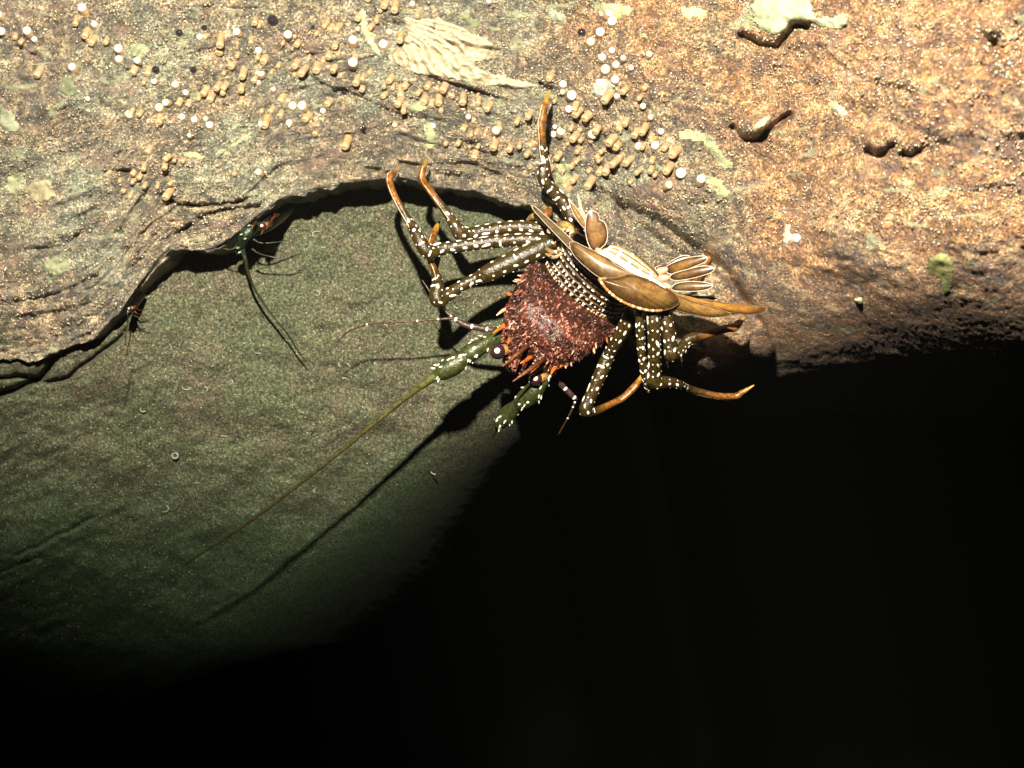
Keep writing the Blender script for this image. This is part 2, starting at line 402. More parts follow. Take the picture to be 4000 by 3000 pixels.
# ------------------------------------------------------------------ crumbs on the ledge (nobody could count them)
def crumbs(name, n, region, size, cols, mat, label, cat, yfun):
    base = np.array([(1,0,0),(-1,0,0),(0,1,0),(0,-1,0),(0,0,1),(0,0,-1)], float)
    fa = np.array([(0,2,4),(2,1,4),(1,3,4),(3,0,4),(2,0,5),(1,2,5),(3,1,5),(0,3,5)])
    X = rng.uniform(region[0], region[2], n*2); Yp = rng.uniform(region[1], region[3], n*2)
    den = fbm(X/160., Yp/130., 3, 71) + rng.uniform(-.3, .3, n*2)
    ok = (Yp < lip0(X)-22-640*sst((X-2400)/400)) & (den > -.12); X = X[ok][:n]; Yp = Yp[ok][:n]; m = len(X)
    yy = yfun(X, Yp) - .0006; k = U*(1+yy)
    C = np.stack([(X-2000)*k, yy, (1500-Yp)*k], 1)
    S = rng.uniform(size[0], size[1], (m,1,1))**1.0*U*rng.uniform(.6, 1.4, (m,6,3))
    an = rng.uniform(0, 6.28, m); ca, sa = np.cos(an), np.sin(an)
    B = base[None]*S; B2 = B.copy(); B2[...,0] = B[...,0]*ca[:,None]-B[...,2]*sa[:,None]; B2[...,2] = B[...,0]*sa[:,None]+B[...,2]*ca[:,None]
    V = (C[:,None]+B2).reshape(-1,3); F = (fa[None]+6*np.arange(m)[:,None,None]).reshape(-1,3)
    me = bpy.data.meshes.new(name); me.vertices.add(len(V)); me.vertices.foreach_set('co', V.ravel())
    me.loops.add(F.size); me.loops.foreach_set('vertex_index', F.ravel())
    me.polygons.add(len(F)); me.polygons.foreach_set('loop_start', np.arange(0, F.size, 3)); me.polygons.foreach_set('loop_total', np.full(len(F), 3))
    me.update(calc_edges=True)
    cc = np.array(cols)[rng.choice(len(cols), m)]
    ca_ = me.color_attributes.new('col', 'FLOAT_COLOR', 'POINT')
    ca_.data.foreach_set('color', np.repeat(np.hstack([cc, np.ones((m,1))]), 6, 0).ravel())
    me.materials.append(mat); ob = bpy.data.objects.new(name, me); COL.objects.link(ob); tag(ob, label, cat, kind='stuff'); return ob
def scatter(name, n, size, cols, mat, label, cat, pos):
    b = MB()
    for _ in range(n):
        q = pos(); r = random.uniform(*size)*U; c = random.choice(cols); j = lambda: random.uniform(.6, 1.4)*r
        b.add([q+Vector(v) for v in ((j(),0,0),(-j(),0,0),(0,j()*.6,0),(0,-j()*.6,0),(0,0,j()),(0,0,-j()))], [(0,2,4),(2,1,4),(1,3,4),(3,0,4),(2,0,5),(1,2,5),(3,1,5),(0,3,5)], c)
    o = b.build(name, mat); o['kind'] = 'stuff'; o['label'] = label; o['category'] = cat; return o
def wallpos():
    while True:
        x, y = random.uniform(-150, 2500), random.uniform(720, 2500)
        if y > float(lip0(x))+20 and x < float(np.interp(y, XB[:,0], XB[:,1]))-850 and random.random() < .35+1.2*float(fbm(x/140., y/120., 2, 77)): return P(x, y, float(back_y(x, y))-.0002)
TAN = (.30,.20,.10)
crumbs('reef_crumbs', 24000, (-300, -300, 4300, 1500), (1.8, 6.0),
       [TAN,(.20,.15,.08),(.36,.27,.15),(.13,.11,.06),(.24,.13,.06),(.42,.33,.2),(.14,.14,.09),(.2,.15,.09),(.1,.07,.04),(.45,.38,.25)],
       M_GRAIN, 'fine tan crumbs and grit crusted over the rock ledge', 'grit', lambda a, b: ledge_y(a, b))

scatter('wall_grit', 5200, (1.6, 4.2), [(.16,.15,.09),(.10,.10,.055),(.24,.22,.14),(.34,.32,.22),(.04,.045,.025),(.06,.10,.045),(.12,.075,.05)], M_SPONGE, 'fine pale and olive grit stuck to the green cave wall', 'grit', wallpos)
# ------------------------------------------------------------------ polyps
def zl(lst, ox, oy=0, s=2.212): return [(ox+a/s, oy+b/s) for a, b in lst]
TANS = zl([(205,560),(345,640),(240,840),(150,950),(225,980),(465,1010),(360,550),(590,510),(720,470),(690,590),(640,470),(540,290),(665,240),(340,310),(40,210),(1130,30),(1085,90),(1050,165),(1400,120),(935,660),(1000,620),(930,750),(1110,730),(1125,820),(1250,770),(1265,860),(1310,730),(1430,790),(1500,740),(1570,760),(1580,840),(1640,750),(1705,820),(1520,890),(1790,830),(1925,870),(2030,910),(1600,940),(1280,930),(1880,1040),(2100,1080),(1980,1170),(1860,1160),(1770,1220),(1650,1240),(1845,1260),(1930,1260),(2070,1240),(1900,1330),(525,1140),(800,1210),(90,500),(20,490),(60,950),(1820,1090),(1240,450),(1250,320),(1010,230),(650,880),(100,1030),(430,600),(760,640),(880,690),(860,500)], 1000) \
 + zl([(930,350),(760,280),(200,360),(360,600),(1050,400),(1150,960),(1230,970),(1385,1020),(1290,600),(1800,310),(1910,330),(2110,620),(1840,820),(1730,830),(2095,860),(1900,740),(1790,780),(2060,480),(2180,340),(1465,1360),(1430,1410),(1250,1430),(1170,1490),(1230,1510),(1040,1560),(1370,1600),(1600,1380),(2030,1490),(1080,1640),(2090,750),(1250,700),(1560,880),(1640,890),(1300,1290)], 0) \
 + zl([(380,870),(560,910),(70,1250),(190,1250),(60,1040),(575,1165),(610,1120),(500,1240),(800,1310),(770,1340),(930,1390),(965,1350),(590,1300),(580,1390),(690,1470),(710,1200),(1000,1040),(960,1070),(1160,1100),(1240,1210),(1150,1260),(930,1250),(1220,1380),(1380,1440),(1440,1300),(1350,1260),(360,650),(990,780),(420,1340),(150,1330),(1260,1500),(1120,1480),(840,1440),(560,1540),(700,1560),(1050,1570)], 2000)
WHITES = zl([(1355,50),(885,260),(840,375),(1105,405),(1150,290),(840,555),(30,730),(150,785),(25,440),(50,650),(325,920),(410,930),(580,965),(295,1070),(50,1085),(1835,1020),(2065,1140),(1790,940),(280,310),(1205,1090),(1540,1100),(2010,20),(35,1500)], 1000) \
 + zl([(735,100),(820,225),(1030,530),(1200,530),(310,350),(20,150),(30,280),(1340,710),(1520,740),(1610,810),(1450,890),(1390,950),(1585,1020),(1690,1045),(1785,1030),(1820,1095),(1740,340),(1120,1000),(1040,440),(255,290),(760,860),(2060,290),(640,600),(1640,1180)], 0) \
 + zl([(870,200),(765,290),(690,385),(865,445),(780,510),(965,510),(895,570),(1025,590),(810,610),(895,700),(910,840),(1180,485),(515,830),(440,740),(440,800),(485,950),(360,1160),(420,1150),(370,1100),(690,1165),(1190,1020),(1290,1140),(1240,1275),(1100,1275),(1455,1500),(1630,1570),(1340,1610),(1125,920),(835,130)], 2000)
for i in range(100):
    bx_, by_ = TANS[random.randrange(len(TANS))]; q = (bx_+random.uniform(-70, 70), by_+random.uniform(-45, 45))
    if all(math.hypot(q[0]-a, q[1]-c) > 21 for a, c in TANS+WHITES) and q[1] < float(lip0(q[0]))-60 and not (1560 < q[0] < 2000 and 60 < q[1] < 320): TANS.append(q)
def where(x, y):
    if x < 500: return 'on the far left rock'
    if x < 1000: return 'on the upper left ledge' if y < 560 else 'just above the left crevice'
    if x < 1400: return 'left of the ribbed sponge' if y < 330 else 'above the left half of the crevice'
    if x < 2050:
        if y < 280: return 'on the rim of the ribbed sponge'
        return 'right under the ribbed sponge' if y < 440 else 'left of the upright leg'
    if x < 2350 and y > 480: return 'just right of the upright leg'
    if y < 330: return 'above and right of the upright leg tip'
    return 'in the band right of the upright leg'
ORD = ['first','second','third','fourth','fifth','sixth','seventh','eighth','ninth','tenth','eleventh','twelfth','thirteenth','fourteenth','fifteenth','sixteenth','seventeenth','eighteenth','nineteenth','twentieth']
ORD = ORD + ['twenty '+q for q in ORD[:9]] + ['thirtieth'] + ['thirty '+q for q in ORD[:9]] + ['fortieth'] + ['forty '+q for q in ORD[:9]]
def rank(lst):
    g = {}
    for i, (x, y) in enumerate(lst):
        if y <= float(lip0(x))-25: g.setdefault(where(x, y), []).append((x, i))
    out = {}
    for k, v in g.items():
        v.sort()
        for n, (_, i) in enumerate(v): out[i] = (ORD[n], len(v))
    return out
WALL_N = Vector((0, -1, -.25)).normalized()
def make_polyp(white, variant):
    b = MB(); r = 14; L = 36 if not white else 16
    cA = ((.24,.150,.075), (.19,.125,.070), (.27,.155,.065))[variant]
    prof = [(0,1.08),(.3,1.0),(.7,.94),(.92,1.0),(1.0,.86)] if not white else [(0,1.1),(.5,1.0),(1.0,.9)]
    vs = []; cs = []; m = 12
    for z, s in prof:
        for k in range(m):
            a = 2*math.pi*k/m; w = 1+.07*math.sin(3*a+variant)
            vs.append(Vector((math.cos(a)*r*s*w, math.sin(a)*r*s*w, z*L))*U); cs.append(mix(cA, (.33,.22,.11), z))
    fs = [(j*m+k, j*m+(k+1) % m, (j+1)*m+(k+1) % m, (j+1)*m+k) for j in range(len(prof)-1) for k in range(m)]
    b.add(vs, fs, cs)
    rt = empty('coral_polyp', (0,0,0))
    b.build('stalk', M_POLYP, rt)
    c = MB(); tip = ((.60,.54,.42),(.48,.38,.25),(.72,.68,.58))[variant] if white else (.38,.27,.14)
    vs = []; fs = []
    for s, z in ((.9, 1.0*L), (.86, L+2.2), (.55, L+(5 if white else 3)), (.2, L+(6 if white else 1.2))):
        for k in range(m):
            a = 2*math.pi*k/m; vs.append(Vector((math.cos(a)*r*s, math.sin(a)*r*s, z))*U)
    vs.append(Vector((0,0,L+(6.2 if white else .5)))*U)
    fs = [(j*m+k, j*m+(k+1) % m, (j+1)*m+(k+1) % m, (j+1)*m+k) for j in range(3) for k in range(m)] + [(3*m+k, 3*m+(k+1) % m, 4*m) for k in range(m)]
    c.add(vs, fs, tip); c.build('oral_disc', M_POLYP, rt)
    return rt
protos = {}
for white, lst in ((False, TANS), (True, WHITES)):
    RK = rank(lst)
    for i, (x, y) in enumerate(lst):
        if y > float(lip0(x))-25: continue
        key = (white, i % 3)
        if key not in protos: rt = make_polyp(white, i % 3); protos[key] = rt
        else:
            src = protos[key]; rt = src.copy(); COL.objects.link(rt)
            for ch in src.children:
                d = ch.copy(); COL.objects.link(d); d.parent = rt
        yy = float(ledge_y(x, y)) + random.uniform(.0, .0016)*(.4 if white else 1)
        rt.location = P(x, y-(8 if not white else 0), yy)
        if white: d = Vector((random.uniform(-.25,.25), -1, random.uniform(-.1,.35)))
        else:
            lx = -.25 if x < 2050 else -.75
            d = Vector((lx+random.uniform(-.3,.3), -.62, -1+random.uniform(-.2,.3)))
        rt.rotation_euler = d.to_track_quat('Z', 'X').to_euler()
        s = random.choice([.6,.7,.8,.9,1.0,1.1])*random.uniform(.9, 1.1) * (1.22 if white else 1.0)*(1.12 if x > 2300 else 1); rt.scale = (s, s, s*random.uniform(.8, 1.25))
        n_, tot = RK[i]; kd = 'white tipped polyp' if white else 'stubby tan polyp'
        tag(rt, (n_+' '+kd+' from the left ' if tot > 1 else 'lone '+kd+' ') + where(x, y), 'coral polyp',
            ('white tipped polyps ' if white else 'tan closed polyps ')+where(x, y))

# ------------------------------------------------------------------ dark beads
for x, y, r, lab in [(1065,80,22,'large dark glassy bead above the left polyps near the top edge'),(700,128,14,'dark glassy bead between the pale sponge and the top edge'),
        (608,272,15,'dark glassy bead touching a white polyp on the left'),(755,272,13,'dark glassy bead beside a small white spark on the left'),
        (1306,344,11,'left one of two dark beads side by side above the groove'),(1345,360,12,'right one of two dark beads side by side above the groove'),
        (2272,128,17,'dark glassy bead left of the white polyp cluster'),(798,108,11,'small dark bead near the top left patch of grit'),
        (1222,104,7,'tiny dark bead left of a tan polyp near the top'),(1264,102,7,'tiny dark bead second from the left near the top'),
        (1190,295,9,'small dark bead at the left end of the rock groove'),(1420,498,8,'tiny dark bead on the rock above the orange claw')]:
    b = MB(); yy = float(ledge_y(x, y)); ball(b, P(x, y, yy-.0012), r*U, (.012,.010,.012), 16, 10)
    o = b.build('glassy_bead', M_BEAD, None, P(x, y, yy-.0012)); tag(o, lab, 'bead', 'dark glassy beads on the rock')

# ------------------------------------------------------------------ sponge films (real low relief that hugs the rock)
def film(name, outline, label, cat, c0, c1, h=.0035, ribs=0, yfun=None, group=None, seed=0, ribdir=(1,.6), step=8):
    pl = catmull([(a, b, 0) for a, b in outline]+[(outline[0][0], outline[0][1], 0)], 5)[:, :2]
    x0, y0 = pl.min(0)-12; x1, y1 = pl.max(0)+12
    gx = np.arange(x0, x1, step); gy = np.arange(y0, y1, step); X, Y_ = np.meshgrid(gx, gy)
    ins = np.zeros(X.shape, bool); j = len(pl)-1
    for i in range(len(pl)):
        xi, yi = pl[i]; xj, yj = pl[j]
        with np.errstate(divide='ignore', invalid='ignore'):
            ins ^= ((yi > Y_) != (yj > Y_)) & (X < (xj-xi)*(Y_-yi)/(yj-yi+1e-9)+xi)
        j = i
    d = polydist(X, Y_, [tuple(p) for p in pl]); sd = np.where(ins, d, -d) + 14*fbm(X/26., Y_/26., 4, 80+seed)
    hh = np.clip(sd/14., -.25, 1); hh = np.where(hh > 0, np.sqrt(np.clip(hh,0,1)), hh)
    base = (yfun or (lambda a, b: ledge_y(a, b, True)))(X, Y_)
    H = h*hh*(1+.35*fbm(X/30., Y_/30., 3, 90+seed))
    if ribs:
        u = np.arctan2(Y_-20, X-1480)*ribs + 1.6*fbm(X/120., Y_/120., 3, 95)
        rb = np.abs(np.sin(u*math.pi)); H = H*(.35+.9*rb) + .003*fbm(X/24., Y_/24., 3, 96)*(hh>0) ; 
    yy = base - H; keep = hh > -.2
    idx = -np.ones(X.shape, int); idx[keep] = np.arange(keep.sum())
    k = U*(1+yy); co = np.stack([(X-2000)*k, yy, (1500-Y_)*k], -1)[keep]
    fs = []
    for r in range(X.shape[0]-1):
        for c in range(X.shape[1]-1):
            q = (idx[r,c], idx[r+1,c], idx[r+1,c+1], idx[r,c+1])
            if min(q) >= 0: fs.append(q)
    b = MB(); v = 0.5+.9*fbm(X/60., Y_/50., 3, 97+seed)
    if ribs: v = .25+.75*rb*(.7+.6*v)
    v = np.clip(v, 0, 1)[keep]
    b.add([Vector(c) for c in co], fs, [mix(c0, c1, float(q)) for q in v])
    org = P(float(pl[:,0].mean()), float(pl[:,1].mean()), float(np.mean(yy)))
    o = b.build(name, M_SPONGE, None, org); tag(o, label, cat, group); return o
film('ribbed_sponge', [(1575,65),(1640,80),(1720,70),(1800,110),(1880,140),(1930,170),(1950,210),(1900,245),(1850,240),(1900,275),(2000,305),(2120,330),(2090,345),(1960,340),(1800,310),(1700,295),(1610,280),(1520,230),(1560,190),(1590,140)],
     'pale yellow fan shaped sponge with ribs spreading across the rock', 'sponge', (.15,.125,.078), (.37,.325,.21), .0042, 10, ribdir=(.62,.9), step=5)
G0, G1 = (.15,.165,.085), (.26,.28,.15)
GF = 'smooth sponge films on the rock'
for i, (ol, lab, a, b_) in enumerate([
  ([(2960,-40),(3150,-40),(3175,40),(3200,70),(3290,60),(3310,100),(3260,115),(3180,95),(3110,90),(3060,130),(3000,130),(2950,90),(2935,20)], 'large bright pale green sponge over the dark hollow at the top', (.55,.62,.36), (.80,.88,.55)),
  ([(3620,1010),(3700,990),(3725,1060),(3715,1140),(3690,1150),(3670,1090),(3630,1050)], 'bright lemon green sponge patch alone on the rust coloured rock', (.40,.42,.14), (.60,.62,.25)),
  ([(2650,510),(2720,510),(2790,540),(2810,590),(2870,640),(2840,665),(2790,620),(2740,560),(2670,550)], 'long sage green sponge film below the knob of rock', G0, G1),
  ([(2310,340),(2340,305),(2390,320),(2395,360),(2360,375),(2310,360)], 'round grey blue sponge patch beside the white polyp cluster', (.32,.36,.30), (.48,.53,.42)),
  ([(505,180),(545,160),(580,180),(570,220),(530,222),(505,205)], 'round sage sponge patch just above two white polyps', G0, G1),
  ([(240,305),(280,300),(300,370),(270,380),(230,350)], 'grey green sponge film left of centre on the left rock', (.26,.29,.18), G0),
  ([(1655,490),(1690,485),(1705,540),(1690,565),(1655,540)], 'small upright green film above the second orange claw', G0, G1),
  ([(1600,405),(1660,390),(1665,425),(1620,440),(1600,430)], 'small pale green film under the row of tan polyps', G0, G1),
  ([(1600,560),(1700,560),(1710,572),(1640,582),(1600,572)], 'flat cream green film low on the rock above the claws', G0, G1),
  ([(1410,30),(1440,60),(1440,100),(1490,200),(1500,230),(1470,220),(1420,150),(1400,80)], 'long pale green streak left of the yellow ribbed sponge', (.36,.38,.2), (.5,.52,.3)),
  ([(1800,55),(1840,60),(1880,100),(1860,115),(1820,90)], 'thin green streak above the yellow ribbed sponge', (.30,.34,.17), G0),
  ([(2130,20),(2190,45),(2210,80),(2160,80),(2140,50)], 'grey green sponge patch near the top above the upright leg', (.28,.32,.22), (.4,.44,.3)),
  ([(3240,390),(3290,410),(3330,460),(3345,500),(3310,460),(3250,430)], 'thin pale streak of sponge on the rust rock', (.5,.5,.3), (.68,.68,.42)),
  ([(700,590),(760,590),(800,615),(770,625),(720,610)], 'green sponge film in front of the left polyps', G0, G1),
  ([(830,600),(900,560),(960,530),(970,540),(900,580),(850,610)], 'narrow diagonal green sponge streak on the left', G0, G1),
  ([(20,690),(80,670),(110,720),(60,760),(20,740)], 'pale green sponge patch near the left edge', (.33,.34,.2), G1),
  ([(100,720),(190,700),(210,760),(160,790),(110,760)], 'yellowish sponge patch second from the left edge', (.40,.37,.2), (.55,.5,.3)),
  ([(170,1020),(250,1000),(270,1060),(220,1080),(180,1050)], 'dim sage sponge film on the lower left rock', (.25,.28,.16), (.36,.38,.22)),
  ([(0,420),(50,440),(70,500),(30,520),(0,480)], 'dim green sponge patch at the left border of the rock', (.25,.28,.18), (.36,.38,.24)),
  ([(2660,20),(2740,30),(2760,60),(2700,70),(2660,50)], 'yellow green film at the top of the rust rock', (.4,.42,.2), (.6,.6,.32)),
  ([(2350,10),(2450,20),(2470,60),(2400,75),(2340,60)], 'wide yellow green film above the white polyp cluster', (.36,.36,.18), (.52,.5,.28)),
  ([(2740,700),(2800,690),(2850,740),(2860,790),(2800,760)], 'green film on the rock right of the last white polyps', G0, G1),
  ([(2170,640),(2220,640),(2240,690),(2200,720),(2170,690)], 'green film in the shadow right of the upright leg', G0, G1),
 ]): film('sponge_film', ol, lab, 'sponge', tuple(q*(.45 if i < 2 else 1 if a is G0 else .6) for q in a), tuple(q*(.45 if i < 2 else 1 if b_ is G1 else .6) for q in b_), .0012 if i else .0035, group=GF, seed=i)
film('pale_nodule', [(3062,925),(3072,888),(3088,880),(3094,905),(3118,915),(3128,938),(3100,950),(3088,940),(3070,958),(3058,945)], 'bright white lump of coral on the rust rock', 'coral', (.32,.24,.16), (.58,.50,.38), .004, seed=33, step=5)
film('pale_nodule', [(3340,1170),(3365,1165),(3370,1195),(3350,1200)], 'small cream lump of coral low on the rust rock', 'coral', (.32,.30,.2), (.5,.48,.34), .005, seed=34, step=5)
film('pale_nodule', [(2940,490),(2990,455),(3010,460),(2990,495),(2950,515)], 'cream crust on the overhanging rock knob', 'coral', (.30,.24,.13), (.50,.44,.28), .004, seed=35, step=5)
film('yellow_blur', [(1025,960),(1070,945),(1085,960),(1060,985),(1030,985)], 'small yellow blur painted on the wall under the hidden lobster', 'sponge', (.25,.24,.05), (.32,.30,.08), .002, seed=36, yfun=lambda a, b: back_y(a, b), step=5)  # yellowish blur of shadow, painted as a low coloured patch

# ------------------------------------------------------------------ small worm curls on the cave wall
WR = {}
for i, (x, y) in enumerate([(1238,918),(1263,975),(1235,1145),(1100,830),(1285,700+90),(1515,1190),(1540,1180),(1350,1430),(1220,1300),(1715,1300),(1860,1185),(1790,1195),(1500,1275),
        (905,1400),(880,1390),(730,1510),(800,1520),(895,1490),(1340,1425),(1345,1485),(1190,1600),(880,1690),(1240,1920),(1540,1900),(640,1985),(1010,1370),(1700,1840),(560,1600)]):
    b = MB(); yb = float(back_y(x, y)); a0 = random.uniform(0, 6.28); r = random.uniform(8, 15); n = random.uniform(1.2, 3.2)
    pts = [(x+math.cos(a0+n*q/5)*r*(1+.12*q), y+math.sin(a0+n*q/5)*r, yb-.0014, 2.1-.2*q) for q in range(6)]
    C, R = path(pts, 3); tube(b, C, R, (.26,.27,.18), 6)
    o = b.build('tube_worm', M_POLYP, None, C[0])
    wh = 'near the hidden lobster in the crevice' if x < 1300 and y < 1100 else 'between the antennae and the claws' if x > 1300 and y < 1350 else 'on the middle of the cave wall' if y < 1650 else 'on the dim lower cave wall'
    WR[wh] = WR.get(wh, []) + [(x, o)]
for wh, v in WR.items():
    v.sort(key=lambda q: q[0])
    for n_, (_, o) in enumerate(v): tag(o, ORD[n_]+' pale worm curl from the left '+wh, 'tube worm', 'tiny worms '+wh)
b = MB(); yb = float(back_y(684, 1780)); C, R = path([(684+math.cos(q)*11, 1780+math.sin(q)*11, yb-.002, 4.5) for q in np.linspace(0, 6.28, 12)], 3); tube(b, C, R, (.13,.16,.14), 8)  # ring stands for an out-of-focus particle drifting before the wall
o = b.build('blurred_particle', M_POLYP, None, P(684, 1780, yb)); tag(o, 'single round pale ring of a blurred drifting particle before the dim green wall', 'marine snow')

# ------------------------------------------------------------------ the large lobster
OL = (.034,.027,.004); OLD = (.007,.006,.003); BR = (.036,.013,.003); OR = (.155,.058,.009); ORL = (.34,.19,.028); WH = (.82,.80,.70); GRN = (.05,.10,.04)
lob = empty('spiny_lobster', P(2290, 1100, 0))
tag(lob, 'large white spotted spiny lobster clinging head down below the ledge with its tail curled', 'lobster')
body = MB()
AX = Vector((-.655, 0, -.756))      # towards the head, in the picture plane (x right, z up)
LAT = Vector((.756, 0, -.655))
def cpt(s, lat, y): # body frame, in pixels, to world
    q = (2290 - .655*s + .756*lat, 1100 + .756*s + .655*lat); return P(q[0], q[1], y)
def gro(s, a):
    if s < 6: return 1
    g = s-215-38*math.cos(2*a); return 1-.04*math.exp(-(g/20.)**2)-.10*math.exp(-((s-170)/40.)**2-((a-2.25)/.28)**2)
def loft(mb, rings, colf, m=48):
    vs = []; cs = []; fs = []; n = len(rings)
    for i, (s, yc, w, h, dt) in enumerate(rings):
        C = cpt(s, 0, yc); D = (AX*dt + Vector((0,-1,0))*math.sqrt(max(0, 1-dt*dt))); k = U*(1+yc)
        for j in range(m):
            a = 2*math.pi*j/m; ss = math.sin(a); h0 = h; h = h*(1+(.10*float(fbm(s/60., a*2.5, 3, 141)) if s > 6 else 0))*gro(s, a)
            cc_ = math.copysign(abs(math.cos(a))**.82, math.cos(a)); ss = math.copysign(abs(ss)**.86, ss)
            vs.append(C + LAT*cc_*w*k + D*ss*(h if ss > 0 else h*.55)*k); cs.append(colf(i/(n-1), a, s)); h = h0
    for i in range(n-1):
        for j in range(m): fs.append((i*m+j, i*m+(j+1) % m, (i+1)*m+(j+1) % m, (i+1)*m+j))
    fs.append(tuple(range(m))); fs.append(tuple((n-1)*m+j for j in reversed(range(m))))
    mb.add(vs, fs, cs)
CR = np.array([(-12,.010,196,150,.66),(30,-.004,208,160,.60),(90,-.015,211,166,.50),(160,-.022,203,163,.38),(230,-.024,186,150,.26),
               (290,-.022,165,130,.16),(340,-.019,138,108,.10),(385,-.016,106,82,.06),(420,-.014,74,60,.03),(450,-.012,40,38,0),(462,-.012,12,14,0)], float)
crr = catmull(CR, 5)
def carc(t, a, s):
    v = .5+1.1*float(fbm(s/55., a*2.2, 3, 101)); v = min(max(v, 0), 1)
    c = mix((.008,.004,.003), (.068,.025,.014), v)
    if s < -6: c = mix(c, (.20,.10,.03), .7)
    return c
loft(body, crr, carc, 56)
def cara(s, a, up=0):       # a point and normal on the carapace
    r = [np.interp(s, crr[:,0], crr[:,i]) for i in range(5)]; 
    C = cpt(s, 0, r[1]); k = U*(1+r[1]); D = (AX*r[4] + Vector((0,-1,0))*math.sqrt(1-r[4]**2))
    p = C + LAT*math.copysign(abs(math.cos(a))**.82, math.cos(a))*r[2]*k + D*abs(math.sin(a))**.86*r[3]*k*(1+.10*float(fbm(s/60., a*2.5, 3, 141)))*gro(s, a)
    n = (LAT*math.cos(a)/r[2] + D*math.sin(a)/r[3]).normalized()
    return p, (n*.8 + AX*.55).normalized(), n
for i in range(1900):
    s = random.uniform(4, 445)*1.0; a = math.acos(random.uniform(-.99, .99))
    p, d, n = cara(s, a); sz = random.choice([2.8,3.6,4.6,6,8])*random.uniform(.8, 1.2)
    gd = s-215-38*math.cos(2*a)
    if abs(gd) < 11 and random.random() < .35: continue
    tipc = random.choice([(.34,.12,.07),(.24,.07,.04),(.42,.16,.10),(.26,.05,.012),(.60,.36,.24),(.50,.20,.15),(.55,.26,.19),(.12,.02,.015),(.20,.045,.025),(.10,.02,.015),(.30,.10,.06)])
    vv = .5+1.1*float(fbm(s/55., a*2.2, 3, 101)); vv = min(max(vv, .12), 1.1); tipc = tuple(q*vv*.8 for q in tipc)
    if random.random() < .22: cone(body, p, d, sz*1.1*U, sz*1.7*U, (.04,.010,.008), tipc)
    else: spot(body, p, n, AX+LAT*random.uniform(-1,1), sz*1.35*U, sz*.6*U, tipc, .4)
for i in range(14):          # large forward spines on the sides and along the rear rim
    s = random.uniform(20, 430); a = random.choice([random.uniform(.05,.55), math.pi-random.uniform(.05,.55)])
    p, d, n = cara(s, a); cone(body, p, (d+n*.3), random.uniform(5,8)*U, random.uniform(14,26)*U, (.16,.035,.008), (.80,.50,.28) if random.random() < .6 else (.40,.10,.015), 8)
for i in range(22):          # forward pointing spines on the back
    s = random.uniform(60, 430); a = random.uniform(.5, math.pi-.5)
    p, d, n = cara(s, a); cone(body, p, AX+n*.45, random.uniform(4.5,7)*U, random.uniform(15,26)*U, (.10,.02,.008), random.choice([(.60,.34,.22),(.26,.06,.015),(.34,.12,.06)]), 8)
for k in range(34):          # beads on the carapace rim
    a = math.pi*(.06+.88*k/33); p, d, n = cara(-8, a); spot(body, p, n, AX, 6*U, 5*U, (.26,.13,.04), .6)
for i in range(26):          # fine pale hairs and scratches between the eyes and on the front of the shell
    s = random.choice([random.uniform(330, 440), random.uniform(90, 440)]); a = random.uniform(.4, math.pi-.4)
    pts = []; a2, s2 = a, s
    for q in range(5):
        p, d, n = cara(min(s2, 450), a2); pts.append(p+n*5*U); a2 += random.uniform(-.05, .05); s2 += random.uniform(-4, 7)
    tube(body, pts, [1.1*U]*5, (.62,.58,.55), 5)
# abdomen: nested bands going back into the crevice
ar = []
for i in range(85):
    t = i/84; ph = (t*7.0) % 1
    s = -6 - 104*t; y = .010 - .056*t; w = 194-34*t - (0 if ph > .12 else 7) + 5*ph; h = 146-62*t - (8 if ph < .12 else 0) + 7*ph
    ar.append((s, y, w, h, .68))
def abc(t, a, s):
    ph = (t*7.0) % 1
    if ph > .84: return (.11,.060,.022)
    if ph < .16: return (.006,.004,.004)
    v = .5+.8*float(fbm(a*12, t*30, 2, 111)); return mix((.004,.003,.003), (.024,.013,.009), min(max(v,0),1))
loft(body, ar, abc, 64)
for band in range(7):
    for k in range(26):
        a = math.pi*(.05+.9*(k+random.random()*.4)/26); t = (band+.80)/7; i = int(t*84); s, y, w, h, dt = ar[i]
        for off, sz in ((0, 1.0),) + (((5, .6),) if band < 3 else ()):
            s2, y2, w2, h2, _ = ar[max(0, i-off)]
            kk = U*(1+y2); D = AX*.68+Vector((0,-1,0))*.733
            p = cpt(s2, 0, y2) + LAT*math.copysign(abs(math.cos(a))**.82, math.cos(a))*w2*kk + D*math.sin(a)**.86*h2*kk; n = (LAT*math.cos(a)+D*math.sin(a)).normalized()
            tn = (LAT*-math.sin(a)+D*math.cos(a))
            if random.random() < .85: spot(body, p+n*2.5*U, n, tn, random.uniform(5,8)*sz*U, 3.2*U, (.85,.66,.45) if random.random() < .5 else WH, .5)

